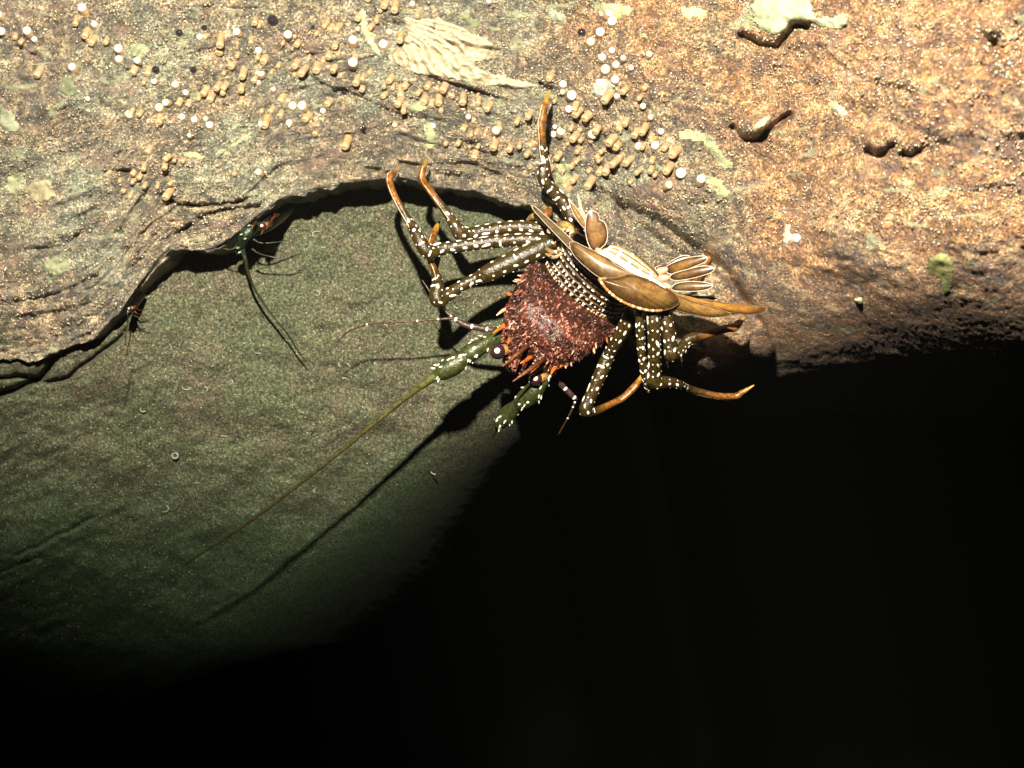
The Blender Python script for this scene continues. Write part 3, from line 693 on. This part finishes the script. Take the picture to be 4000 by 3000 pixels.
def leg(pts, merus, dact, col0=OL, rows=4, dark=False, spots=True):
    """pts: (px,py,y,r); merus = fraction range carrying white spots; dact = fraction from which the shell turns orange"""
    C, R = path(pts, 7); n = len(C)
    def cf(t):
        j = .5+float(fbm(t*22, 3.1, 3, int(pts[0][0]) % 50))
        b = mix(mix(OLD, col0, .75), mix(col0, BR, .6), min(max(j, 0), 1))
        if t > dact: b = mix(b, mix(BR, OR, .9), min(1, (t-dact)/.06))
        if t > .88: b = mix(b, ORL, min(1, (t-.88)/.09))
        return b
    if dact < 1 and spots:
        for i in range(n):
            f = i/(n-1)
            if f > dact-.08: R[i] *= 1-.14*min(1, (f-dact+.08)/.12)
    tube(body, C, R, cf, 14)
    if dact < 1 and spots:
        T, N = frames(C); rr = []
        for i in range(int((dact-.06)*(n-1)), int(.9*(n-1))):
            B = T[i].cross(N[i]); B = -B if B.x > 0 else B; rr.append(C[i]+(B*.86+N[i]*.5)*R[i])
        if len(rr) > 3: tube(body, rr, [1.9*U]*len(rr), (.62,.40,.22), 6)  # pale strip standing in for the glossy highlight along the claw edge
    T, N = frames(C)
    if not spots: return
    # cumulative length
    cum = [0]
    for i in range(1, n): cum.append(cum[-1]+(C[i]-C[i-1]).length)
    tot = cum[-1]
    for row in range(rows):
        ang = -1.25 + 2.4*row/(rows-1) + random.uniform(-.08,.08); d = cum[int(merus[0]*(n-1))] + random.uniform(0, 14)*U; big = row % 2 == (1 if rows == 4 else 0)
        while d < cum[min(n-1, int(merus[1]*(n-1)))]:
            i = next(q for q in range(n) if cum[q] >= d); i = min(i, n-2)
            f = 0 if i == 0 else (d-cum[i-1])/(cum[i]-cum[i-1]+1e-9)
            c = C[i-1].lerp(C[i], f) if i else C[0]; r = R[i]
            B = T[i].cross(N[i]); aa = ang+random.uniform(-.07,.07)
            nr = N[i]*math.cos(aa)+B*math.sin(aa); p = c+nr*r
            if big: a, bb = random.uniform(6.5,13.5), random.uniform(4.6,7.4)
            else: a, bb = random.uniform(3.0,5.0), random.uniform(2.8,4.0)
            if random.random() < .05: spot(body, p, nr, B, 13*U, 5*U, WH, .2)
            else: spot(body, p, nr, T[i]+B*random.uniform(-.45,.45), a*(1.9 if random.random() < .13 else 1)*U, bb*U, WH, .2)
            d += (random.uniform(38, 56) if big else random.uniform(24, 44))*U
F = lambda v: v
lw = lambda px_, py_: float(ledge_y(px_, py_))
# upright leg
leg([(2320,1000,.010,34),(2290,940,.0,32),(2262,885,-.010,31),(2235,845,-.012,30),(2195,785,-.014,27),(2152,737,-.018,24),(2122,700,-.022,22),(2125,662,-.022,25),(2131,640,-.021,20),
     (2121,590,-.024,18),(2116,530,-.028,18),(2113,482,-.030,19),(2119,462,-.030,21),(2124,425,-.030,17),(2134,395,-.028,14),(2148,352,-.026,3)], (.05,.62), .62)
leg([(2210,930,-.005,34),(2150,905,-.008,30),(2090,892,-.008,28),(2000,889,-.008,27),(1900,902,-.006,27),(1835,915,-.008,28),(1800,912,-.012,30),(1780,885,-.014,25),(1758,850,-.012,20),
     (1715,792,-.010,17),(1675,738,-.012,16),(1648,698,-.018,18),(1650,670,-.018,15),(1658,645,-.014,12),(1670,620,-.006,3)], (.04,.60), .62)
leg([(2210,965,-.010,36),(2150,945,-.014,30),(2080,938,-.016,27),(2000,938,-.016,26),(1860,953,-.014,25),(1730,972,-.016,25),(1672,982,-.020,30),(1640,940,-.022,25),(1622,905,-.020,23),
     (1600,868,-.018,18),(1558,798,-.018,16),(1530,738,-.020,16),(1521,698,-.022,18),(1530,684,-.016,16),(1546,668,-.008,9),(1552,655,-.002,3)], (.04,.62), .64)
leg([(2230,950,-.010,40),(2150,955,-.016,40),(2060,995,-.018,42),(1960,1042,-.018,40),(1900,1070,-.018,34),(1860,1088,-.016,24),(1800,1118,-.018,23),(1745,1155,-.022,27),(1710,1172,-.026,31),(1706,1135,-.026,27),
     (1710,1105,-.022,25),(1700,1065,-.014,18),(1682,1020,-.004,15),(1676,975,.010,14),(1690,930,.022,16),(1703,895,.032,14),(1716,865,.040,5)], (.05,.66), .68)
# right-hand legs
leg([(2465,1225,-.040,33),(2448,1263,-.034,30),(2411,1328,-.024,27),(2379,1385,-.010,27),(2350,1450,-.008,27),(2322,1515,-.006,25),(2298,1568,-.004,25),(2290,1604,-.002,28),(2325,1606,.004,20),
     (2375,1584,.010,16),(2432,1555,.014,16),(2477,1513,.014,17),(2497,1485,.012,12),(2513,1455,.008,4)], (.06,.60), .62)
leg([(2500,1215,-.058,19),(2501,1300,-.052,18),(2506,1380,-.044,16),(2516,1450,-.036,16),(2526,1500,-.028,13),(2535,1530,-.020,9)], (.02,.98), 2, rows=4)
leg([(2552,1215,-.062,27),(2553,1270,-.060,27),(2555,1330,-.054,26),(2556,1400,-.046,26),(2556,1455,-.038,28),(2560,1492,-.034,31),(2610,1494,-.026,24),(2650,1502,-.018,20),(2690,1518,.0,16),
     (2790,1543,.004,14),(2871,1548,.006,15),(2900,1532,.006,12),(2945,1505,.004,3)], (.04,.66), .70)
leg([(2596,1205,-.056,28),(2604,1262,-.054,27),(2614,1310,-.052,27),(2618,1355,-.050,27),(2622,1385,-.048,29),(2650,1378,-.040,22),(2675,1345,-.028,22),(2695,1323,-.028,22),
     (2760,1305,-.026,21),(2835,1284,-.024,19),(2868,1278,-.022,20),(2890,1258,-.020,15),(2908,1240,-.018,5)], (.03,.58), .62)
# rear leg claw that shows behind the swimmerets
leg([(2700,1120,.010,20),(2730,1070,.006,18),(2752,1030,.004,16),(2772,1000,.004,15),(2764,975,.002,12),(2757,958,.0,4)], (.05,.06), .1, spots=False)
leg([(2110,880,.010,22),(2120,855,.006,22),(2140,830,.006,18),(2150,812,.008,8)], (0,0), .0, spots=False)
# crowded cream leg bases and gill folds
for (x, y, d, r, c) in [(2195,905,.0,44,(.10,.05,.02)),(2200,960,-.005,48,(.09,.05,.02)),(2240,930,.005,46,(.14,.08,.03)),(2520,1205,.01,60,(.03,.02,.01)),(2580,1200,.0,50,(.04,.03,.015)),
                        ]:
    ball(body, P(x, y, d), r*U, c, 16, 10, (1, .8, 1))
for pts, c in [([(2175,905,-.01,12),(2200,880,-.022,17),(2228,893,-.028,15),(2238,925,-.03,11),(2255,945,-.03,6)], (.22,.17,.05)),
               ([(2160,915,-.01,9),(2185,895,-.02,10),(2205,905,-.028,8),(2215,935,-.03,6)], (.30,.22,.07)),
               ([(2235,935,-.03,8),(2250,910,-.028,10),(2262,920,-.026,8)], (.10,.012,.008)),
               ([(2060,862,.0,8),(2085,845,-.01,14),(2108,850,-.016,12),(2135,880,-.02,8)], (.26,.17,.05)),
               ([(2120,965,-.02,8),(2160,985,-.03,9),(2190,975,-.034,6)], (.20,.12,.04)), ([(2130,990,-.02,6),(2165,1005,-.03,8),(2195,990,-.034,5)], (.30,.22,.12))]:
    C, R = path(pts, 5); tube(body, C, R, c, 10)
for k in range(40):
    q = P(random.uniform(2140,2260), random.uniform(895,1000), -.034); spot(body, q, Vector((0,-1,0)), Vector((random.uniform(-1,1),0,random.uniform(-1,1))), random.uniform(4,9)*U, random.uniform(3,5)*U, random.choice([WH,(.4,.3,.15),(.2,.08,.04),(.5,.35,.25)]), .5)
BODY = body.build('body', M_SHELL, lob)

# eyes
def eye(x, y, d, r, parent):
    e = MB(); p = P(x, y, d); ball(e, p, r*U, (.020,.010,.014), 24, 16)
    o = e.build('eye', M_EYE, parent, p)
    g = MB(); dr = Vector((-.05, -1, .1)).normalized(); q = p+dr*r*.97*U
    spot(g, q, dr, Vector((1,0,0)), r*.44*U, r*.44*U, (1.0,.55,.34), .12)  # flash thrown back by the eye, painted as a bright disc
    gg = g.build('painted_eye_shine', M_EYE, o, q); gg.location = q-p
    s = MB(); s2 = path([(x+r*1.9, y-r*.5, d+.012, r*.55), (x+r*1.2, y-r*.3, d+.006, r*.7), (x+r*.5, y-r*.1, d+.002, r*.8)], 4); tube(s, *s2, (.35,.15,.04), 10); so = s.build('eye_stalk', M_SHELL, o, p); so.location = (0,0,0)
eye(1944, 1373, -.032, 30, lob); eye(2092, 1480, -.030, 26, lob)
# horns over the eyes and frontal spines
for pts, c0, c1 in [([(2070,1345,-.040,10),(2030,1375,-.050,9),(1995,1405,-.054,6),(1962,1432,-.060,2)], (.03,.008,.004), (.16,.06,.02)),
                    ([(2130,1400,-.040,10),(2085,1432,-.050,9),(2040,1464,-.054,6),(2003,1490,-.056,2)], (.03,.008,.004), (.16,.06,.02)),
                    ([(1990,1262,-.022,13),(1965,1275,-.030,11),(1925,1302,-.036,2)], (.20,.04,.006), (.38,.11,.015)),
                    ([(2190,1415,-.030,11),(2165,1440,-.036,9),(2150,1465,-.04,2)], (.18,.035,.006), (.38,.10,.015)),
                    ([(2225,1395,-.028,10),(2200,1420,-.034,8),(2180,1440,-.036,2)], (.26,.045,.006), (.45,.11,.012)),
                    ([(2120,1425,-.030,10),(2090,1450,-.036,8),(2065,1468,-.04,2)], (.2,.04,.006), (.45,.11,.012)),
                    ([(2075,1395,-.04,9),(2050,1410,-.044,7),(2032,1420,-.046,2)], (.26,.045,.006), (.45,.11,.012)),
                    ([(2000,1310,-.03,9),(1990,1325,-.034,8),(1985,1345,-.036,2)], (.26,.045,.006), (.45,.11,.012)),
                    ([(1985,1205,-.018,9),(1962,1215,-.022,7),(1940,1232,-.024,2)], (.4,.14,.03), (.8,.5,.3)),
                    ([(2330,1345,-.02,8),(2322,1365,-.024,6),(2316,1382,-.026,1.5)], (.3,.1,.03), (.9,.6,.45))]:
    h = MB(); C, R = path(pts, 5); tube(h, C, R, lambda t, a=c0, b=c1: mix(a, b, t), 10); h.build('horn', M_SHELL, lob, C[0])
# antennae
def antenna(base, flag, parent, spines, col=(.036,.042,.010)):
    b = MB(); C, R = path(base, 6)
    tube(b, C, R, lambda t: mix(mix(OL, col, .8), (.030,.038,.011), .5+.5*math.sin(t*17)), 16)
    T, N = frames(C)
    for i in range(spines):
        q = random.randrange(2, len(C)-1); a = random.uniform(-1.9, 1.9); B = T[q].cross(N[q]); n = N[q]*math.cos(a)+B*math.sin(a)
        if random.random() < .6: cone(b, C[q]+n*R[q]*.92, n+T[q]*.9, 6*U, random.uniform(12,18)*U, (.10,.14,.06), WH, 8)
        else: spot(b, C[q]+n*R[q], n, T[q], random.uniform(5,10)*U, random.uniform(4,6)*U, WH)
    o = b.build('antenna', M_SHELL, parent, C[0])
    f = MB(); C2, R2 = path(flag, 8); tube(f, C2, R2, lambda t: mix((.075,.088,.020), (.045,.036,.014), min(1, t*1.3)), 8)
    fo = f.build('flagellum', M_SHELL, o, C2[0]); fo.location = C2[0]-C[0]
antenna([(1990,1290,-.012,26),(1950,1312,-.020,30),(1890,1345,-.026,32),(1838,1378,-.028,36),(1818,1395,-.028,28),(1800,1408,-.028,36),(1762,1432,-.028,40),(1725,1455,-.028,33),(1704,1468,-.028,22)],
        [(1712,1462,-.028,20),(1681,1482,-.027,17),(1630,1518,-.024,13),(1575,1561,-.020,11),(1420,1688,-.008,9),(1266,1815,.006,7.5),(1013,2010,.030,6),(860,2115,.05,4.5),(723,2205,.07,3)], lob, 34)
antenna([(2140,1450,-.020,26),(2115,1490,-.020,30),(2080,1535,-.016,40),(2050,1562,-.012,38),(2020,1585,-.006,26),(1990,1612,.0,34),(1962,1642,.004,30),(1948,1665,.008,20)],
        [(1952,1655,.008,15),(1940,1672,.014,10),(1930,1690,.02,7),(1922,1708,.026,4)], lob, 30, (.020,.028,.008))
def antennule(base, flags, parent, bands):
    b = MB(); C, R = path(base, 5); tube(b, C, R, (.045,.025,.018), 10)
    T, N = frames(C)
    for q in bands:
        i = min(int(q*(len(C)-1)), len(C)-1); spot(b, C[i]+N[i]*R[i], N[i], T[i].cross(N[i]), 9*U, 6*U, WH)
    o = b.build('antennule', M_SHELL, parent, C[0])
    for fl in flags:
        f = MB(); C2, R2 = path(fl, 6); tube(f, C2, R2, (.060,.030,.014), 7)
        T2, N2 = frames(C2)
        for q in (.12,.3,.62): i = int(q*(len(C2)-1)); spot(f, C2[i]+N2[i]*R2[i], N2[i], T2[i], 4.5*U, 4*U, WH)
        fo = f.build('flagellum', M_SHELL, o, C2[0]); fo.location = C2[0]-C[0]
antennule([(1985,1290,-.010,12),(1930,1290,-.014,13),(1880,1282,-.016,13),(1820,1270,-.016,12),(1772,1243,-.014,9)],
          [[(1772,1243,-.014,6),(1700,1248,-.012,4.5),(1630,1253,-.010,4.2),(1540,1259,-.008,4),(1455,1264,-.004,3.8),(1400,1278,.0,3.4),(1355,1300,.004,3),(1318,1335,.010,2.4)],
           [(1772,1243,-.014,6),(1740,1215,-.014,4.5),(1700,1170,-.012,4),(1670,1125,-.01,3),(1650,1095,-.01,2)]], lob, (.2,.42,.68,.95))
antennule([(2160,1470,-.008,12),(2206,1517,-.004,12),(2250,1560,.0,10)], [[(2250,1560,.0,5),(2225,1620,.01,4),(2180,1700,.03,3)]], lob, (.5,.9))

# tail fan and swimmerets
def blade(name, outline, y0, y1, cin, cedge, crim, parent, rim=3.2, thick=9, base=None, bulge=0, axis=None, rn=5, grad=0, noise=.2, rimf=None):
    pl = catmull([(a, b, 0) for a, b in outline+[outline[0]]], rn)[:-1, :2]
    cx, cy = pl.mean(0); n = len(pl)
    ax = np.array(axis if axis is not None else (1, 0), float); ax /= np.linalg.norm(ax)
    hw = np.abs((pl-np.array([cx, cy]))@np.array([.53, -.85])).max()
    pr = pl@ax; lo, hi = pr.min(), pr.max()
    def Yv(p): return y0+(y1-y0)*((p@ax-lo)/(hi-lo))
    vs = []; cs = []; fs = []
    rings = [1, .9, .78, .62, .45, .25, .1]
    for side in (0, 1):
        for r in rings:
            for p in pl:
                q = np.array([cx, cy])+(p-np.array([cx, cy]))*r
                z = Yv(q) + (-1 if side == 0 else 1)*thick*U*.5*math.sqrt(1-r*r*.93) - bulge*(1-r*r)*U
                vs.append(P(q[0], q[1], z))
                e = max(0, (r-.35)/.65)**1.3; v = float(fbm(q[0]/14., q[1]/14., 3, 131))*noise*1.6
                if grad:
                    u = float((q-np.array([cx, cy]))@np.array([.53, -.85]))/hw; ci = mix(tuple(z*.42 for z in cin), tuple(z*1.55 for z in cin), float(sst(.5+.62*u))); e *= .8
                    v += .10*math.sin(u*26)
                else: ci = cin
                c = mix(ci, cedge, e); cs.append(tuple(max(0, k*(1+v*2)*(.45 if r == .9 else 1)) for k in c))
    m = len(rings)
    for side in (0, 1):
        o = side*m*n
        for i in range(m-1):
            for j in range(n):
                q = (o+i*n+j, o+i*n+(j+1) % n, o+(i+1)*n+(j+1) % n, o+(i+1)*n+j)
                fs.append(q if side == 0 else q[::-1])
        fs.append(tuple(o+(m-1)*n+j for j in range(n)))
    b = MB(); b.add(vs, fs, cs)
    if rim:
        pts = [P(p[0], p[1], float(Yv(p))) for p in pl]; pts.append(pts[0]); pts.append(pts[1])
        tube(b, pts, [rim*U]*len(pts), crim, 6)
    if rimf: rimf(b, pl, Yv)
    return b.build(name, M_FAN, parent, P(cx, cy, y0))
z3 = lambda L: [(2200+a/2.458, 700+c/2.458) for a, c in L]
TB = (.098,.052,.014); TD = (.045,.024,.010); TL = (.42,.24,.08)
blade('tail_base', [(2232,958),(2302,984),(2383,1028),(2452,1073),(2525,1092),(2586,1118),(2680,1162),(2790,1182),(2870,1194),(2930,1204),(2900,1224),(2830,1230),(2740,1230),(2623,1204),(2546,1204),(2470,1178),(2395,1090),(2322,1050),(2262,1004)], -.058, -.050, (.12,.068,.022), TD, (.2,.13,.06), lob, 1.2, 9, axis=(1,.4), rn=5)
# narrow far blade, seen almost edge on
blade('tail_blade', [(2078,803),(2090,808),(2125,838),(2160,868),(2200,905),(2240,945),(2262,990),(2240,985),(2195,940),(2150,893),(2110,850),(2083,818)], -.030, -.060, (.07,.05,.026), (.045,.03,.018), (.30,.24,.15), lob, 2.2, 8, axis=(1,1))
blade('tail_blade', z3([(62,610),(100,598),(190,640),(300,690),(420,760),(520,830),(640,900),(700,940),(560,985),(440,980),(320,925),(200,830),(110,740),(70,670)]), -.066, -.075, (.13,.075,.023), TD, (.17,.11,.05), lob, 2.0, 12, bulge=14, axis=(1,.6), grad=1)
def beads(b, pl, Yv):
    for i in range(0, len(pl)):
        p = pl[i]
        if p[1] > 1085+ (p[0]-2360)*.42 and p[0] < 2590:
            ball(b, P(p[0], p[1], float(Yv(p))-.001), random.uniform(4.5,6.5)*U, (.30,.12,.025) if random.random() < .7 else (.6,.4,.2), 8, 6)
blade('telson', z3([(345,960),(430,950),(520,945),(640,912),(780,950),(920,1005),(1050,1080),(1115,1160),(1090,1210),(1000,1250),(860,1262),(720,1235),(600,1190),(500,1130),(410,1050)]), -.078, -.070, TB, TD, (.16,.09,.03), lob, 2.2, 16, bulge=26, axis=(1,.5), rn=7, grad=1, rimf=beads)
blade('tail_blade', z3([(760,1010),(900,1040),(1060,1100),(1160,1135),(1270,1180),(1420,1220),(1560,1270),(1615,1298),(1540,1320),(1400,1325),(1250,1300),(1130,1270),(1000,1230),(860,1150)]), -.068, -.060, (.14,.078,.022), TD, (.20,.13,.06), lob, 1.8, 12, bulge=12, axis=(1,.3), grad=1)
blade('tail_blade', z3([(900,1040),(1040,1090),(1180,1140),(1300,1160),(1450,1170),(1600,1195),(1760,1205),(1880,1225),(1955,1235),(1920,1280),(1820,1298),(1650,1285),(1500,1255),(1350,1215),(1230,1185),(1050,1150)]), -.062, -.050, (.24,.11,.020), (.06,.03,.01), (.12,.08,.04), lob, 2.0, 10, bulge=10, axis=(1,.2))
blade('tail_blade', z3([(1110,1150),(1200,1150),(1330,1165),(1420,1165),(1500,1140),(1400,1128),(1280,1120),(1180,1122)]), -.050, -.046, (.03,.022,.015), (.02,.015,.01), (.4,.33,.22), lob, 1.4, 6, axis=(1,0))
# pale ribbed underside of the tail
u = MB()
top = [(2372,958),(2412,962),(2450,978),(2492,1006),(2530,1040),(2560,1072),(2582,1108)]
bot = [(2335,988),(2380,1010),(2425,1038),(2470,1066),(2515,1088),(2560,1106),(2600,1126)]
NS = 9
for i in range(NS):
    f = (i+.5)/NS; pts = []
    for (a, b_), (c, d) in zip(top, bot):
        pts.append((a*(1-f)+c*f, b_*(1-f)+d*f, -.050-.024*f, 6.0*(.75 if (a, b_) in (top[0], top[-1]) else 1)))
    C, R = path(pts, 6)
    cc = [(.17,.11,.02),(.42,.36,.22),(.12,.075,.02),(.50,.43,.28),(.30,.22,.09),(.13,.10,.06),(.62,.58,.48),(.36,.30,.19),(.55,.50,.40)][i]
    tube(u, C, R, cc, 8)
    T, N = frames(C)
    for q in range(3, len(C)-2, 6):
        if random.random() < .5: spot(u, C[q]+N[q]*R[q], N[q], T[q], 7*U, 4*U, (.97,.94,.86))
# deeper shell closing the belly
C, R = path([(2350,985,-.030,28),(2400,995,-.034,36),(2460,1030,-.036,42),(2520,1070,-.036,38),(2580,1112,-.036,26)], 5); tube(u, C, R, (.10,.07,.03), 12)
u.build('tail_underside', M_FAN, lob, P(2450,1030,-.05))
C0, C1 = (.155,.085,.026), (.040,.013,.009)
RIM = (.46,.36,.26)
def paddle(outline, ya, yb, axis, cin=C0, ced=C1, stem=None):
    o = blade('swimmeret', outline, ya, yb, cin, ced, RIM, lob, 1.9, 7, bulge=5, axis=axis, noise=.25)
    if stem:
        s = MB(); C, R = path(stem, 4); tube(s, C, R, (.42,.24,.15), 9); so = s.build('stalk', M_FAN, o, C[0]); so.location = C[0]-(o.location+lob.location)
paddle(z3([(270,298),(320,318),(342,355),(346,390),(390,410),(418,470),(424,560),(405,620),(370,655),(335,690),(290,690),(250,640),(224,560),(212,470),(222,370),(240,318)]), -.072, -.066, (0,1),
       stem=[(2330,975,-.066,10),(2345,985,-.068,13),(2352,1000,-.068,14)])
paddle(z3([(975,860),(1010,825),(1100,785),(1210,752),(1320,738),(1380,748),(1365,790),(1280,830),(1180,870),(1080,905),(1010,905)]), -.058, -.070, (1,-.2), (.11,.055,.012), (.022,.010,.006), [(2575,1062,-.056,18),(2595,1055,-.058,14),(2608,1050,-.058,8)])
paddle(z3([(1015,945),(1060,905),(1180,870),(1300,840),(1400,835),(1450,855),(1420,895),(1300,935),(1160,965),(1060,970)]), -.060, -.072, (1,-.2), (.085,.045,.012), (.022,.010,.006), [(2580,1090,-.058,19),(2600,1086,-.06,14),(2615,1084,-.06,8)])
paddle(z3([(1030,1050),(1080,1005),(1180,985),(1300,985),(1400,1000),(1435,1025),(1390,1055),(1280,1075),(1150,1075),(1070,1070)]), -.060, -.070, (1,0), (.085,.05,.014), (.022,.012,.006), [(2590,1118,-.058,18),(2610,1122,-.06,14),(2622,1124,-.06,8)])
paddle(z3([(880,850),(930,830),(980,825),(1050,780),(1130,740),(1200,732),(1205,750),(1130,775),(1040,815),(960,860),(900,875)]), -.052, -.058, (1,-.3), (.02,.01,.007), (.015,.01,.007))
paddle([(2222,782),(2240,800),(2262,828),(2280,856),(2289,892),(2272,880),(2250,850),(2232,815)], -.050, -.046, (0,1), (.16,.11,.035), (.10,.06,.02))
paddle([(2257,760),(2266,782),(2274,815),(2290,852),(2286,862),(2270,832),(2262,800)], -.046, -.044, (0,1), (.42,.40,.30), (.2,.2,.15))

# ------------------------------------------------------------------ the second lobster, tucked in the crevice
l2 = empty('spiny_lobster', P(1040, 880, .03))
tag(l2, 'small dark green lobster peering out of the crevice under the ledge', 'lobster')
b = MB()
for pts, col in [([(1130,800,.060,30),(1085,835,.045,36),(1045,868,.032,34),(1015,895,.026,24),(1000,915,.026,10)], (.001,.001,.001)),
                 ([(1060,850,.040,20),(1010,880,.026,22),(975,900,.018,24),(950,930,.018,21),(942,960,.024,14)], (.008,.017,.007)),
                 ([(950,940,.020,14),(925,965,.026,12),(930,990,.032,9)], (.009,.018,.008))]:
    C, R = path(pts, 5); tube(b, C, R, col, 14)
for x, y, d in [(975,880,.012),(945,915,.010),(960,932,.010),(932,968,.02),(990,880,.012),(938,985,.026),(920,975,.026)]:
    cone(b, P(x, y, d), Vector((-.6,-1,-.4)), 5*U, 12*U, (.05,.10,.05), (.55,.62,.50))
b.build('body', M_SHELL, l2)
eye(1026, 884, .004, 16, l2)
for pts in ([(1088,838,.02,6),(1068,850,.012,5),(1056,866,.008,1.5)], [(1062,866,.012,6),(1048,880,.006,5),(1040,896,.002,1.5)], [(1040,888,.01,6),(1028,900,.004,5),(1020,916,.0,1.5)],
            [(1000,868,.01,7),(990,880,.004,5),(984,895,.002,1.5)], [(1075,836,.02,6),(1070,848,.014,5),(1064,858,.01,1.5)]):
    h = MB(); C, R = path(pts, 4); tube(h, C, R, lambda t: mix((.035,.010,.003), (.08,.025,.005), t), 8); h.build('horn', M_SHELL, l2, C[0])
def feeler(name, pts, parent, c, s=6):
    h = MB(); C, R = path(pts, 6); tube(h, C, R, c, s); h.build(name, M_SHELL, parent, C[0])
feeler('antenna', [(942,950,.024,14),(950,985,.028,10),(960,1020,.030,8),(968,1060,.034,6.5),(998,1134,.040,5),(1055,1220,.046,4.2),(1121,1302,.052,3.6),(1160,1365,.058,3),(1195,1412,.064,2.2)], l2, (.014,.020,.008))
feeler('antennule', [(990,935,.024,5),(1020,949,.026,3),(1080,946,.030,2.6),(1120,938,.034,2.2),(1160,928,.036,1.6)], l2, (.02,.02,.012))
feeler('antennule', [(985,972,.028,5),(1010,990,.03,3.4),(1060,1003,.034,3),(1110,1010,.036,2.4),(1165,1004,.04,1.8)], l2, (.02,.02,.012))
feeler('antenna', [(925,965,.02,5),(900,975,.024,3),(860,970,.026,2.4),(820,980,.03,1.6)], l2, (.03,.05,.02))

# ------------------------------------------------------------------ a small shrimp in the lower crevice
sh = empty('small_shrimp', P(505, 1215, .02)); tag(sh, 'tiny shrimp with a shining eye in the lower left crevice', 'shrimp')
b = MB()
C, R = path([(560,1150,.045,12),(535,1178,.036,15),(515,1200,.028,14),(500,1218,.024,8),(492,1232,.024,3)], 5); tube(b, C, R, (.003,.002,.002), 12)
for pts in ([(520,1205,.024,4),(535,1225,.024,3),(560,1232,.03,1.4)], [(510,1212,.024,4),(500,1240,.026,3),(498,1262,.03,1.2)], [(525,1195,.026,4),(545,1212,.03,2.5),(575,1208,.034,1.2)]):
    C, R = path(pts, 4); tube(b, C, R, (.03,.010,.004), 7)
b.build('body', M_SHELL, sh); eye(506, 1206, .010, 9, sh)
feeler('antenna', [(498,1225,.02,2.4),(500,1262,.03,2),(492,1310,.034,1.8),(488,1350,.04,1.2)], sh, (.03,.04,.02), 5)
feeler('antenna', [(500,1222,.02,2.4),(545,1242,.03,2),(590,1262,.036,1.2)], sh, (.03,.04,.02), 5)

# ------------------------------------------------------------------ the sea water itself
hz = MB()
X0, X1, Y0, Y1, Z0, Z1 = -3.2, 3.2, -1.15, 9.0, -5.0, 4.0
hz.add([(x, y, z) for x in (X0, X1) for y in (Y0, Y1) for z in (Z0, Z1)], [(0,1,3,2),(4,6,7,5),(0,4,5,1),(2,3,7,6),(0,2,6,4),(1,5,7,3)], (1,1,1))
hm = bpy.data.materials.new('sea_water_haze'); hm.use_nodes = True; ht = hm.node_tree; ht.nodes.remove(ht.nodes['Principled BSDF'])
pv = ht.nodes.new('ShaderNodeVolumePrincipled'); pv.inputs['Color'].default_value = (.80,.84,.80,1); pv.inputs['Density'].default_value = HAZE
ht.links.new(pv.outputs[0], ht.nodes['Material Output'].inputs['Volume'])
ho = hz.build('haze', hm); ho['kind'] = 'stuff'; ho['label'] = 'thin murky sea water filling the cave'
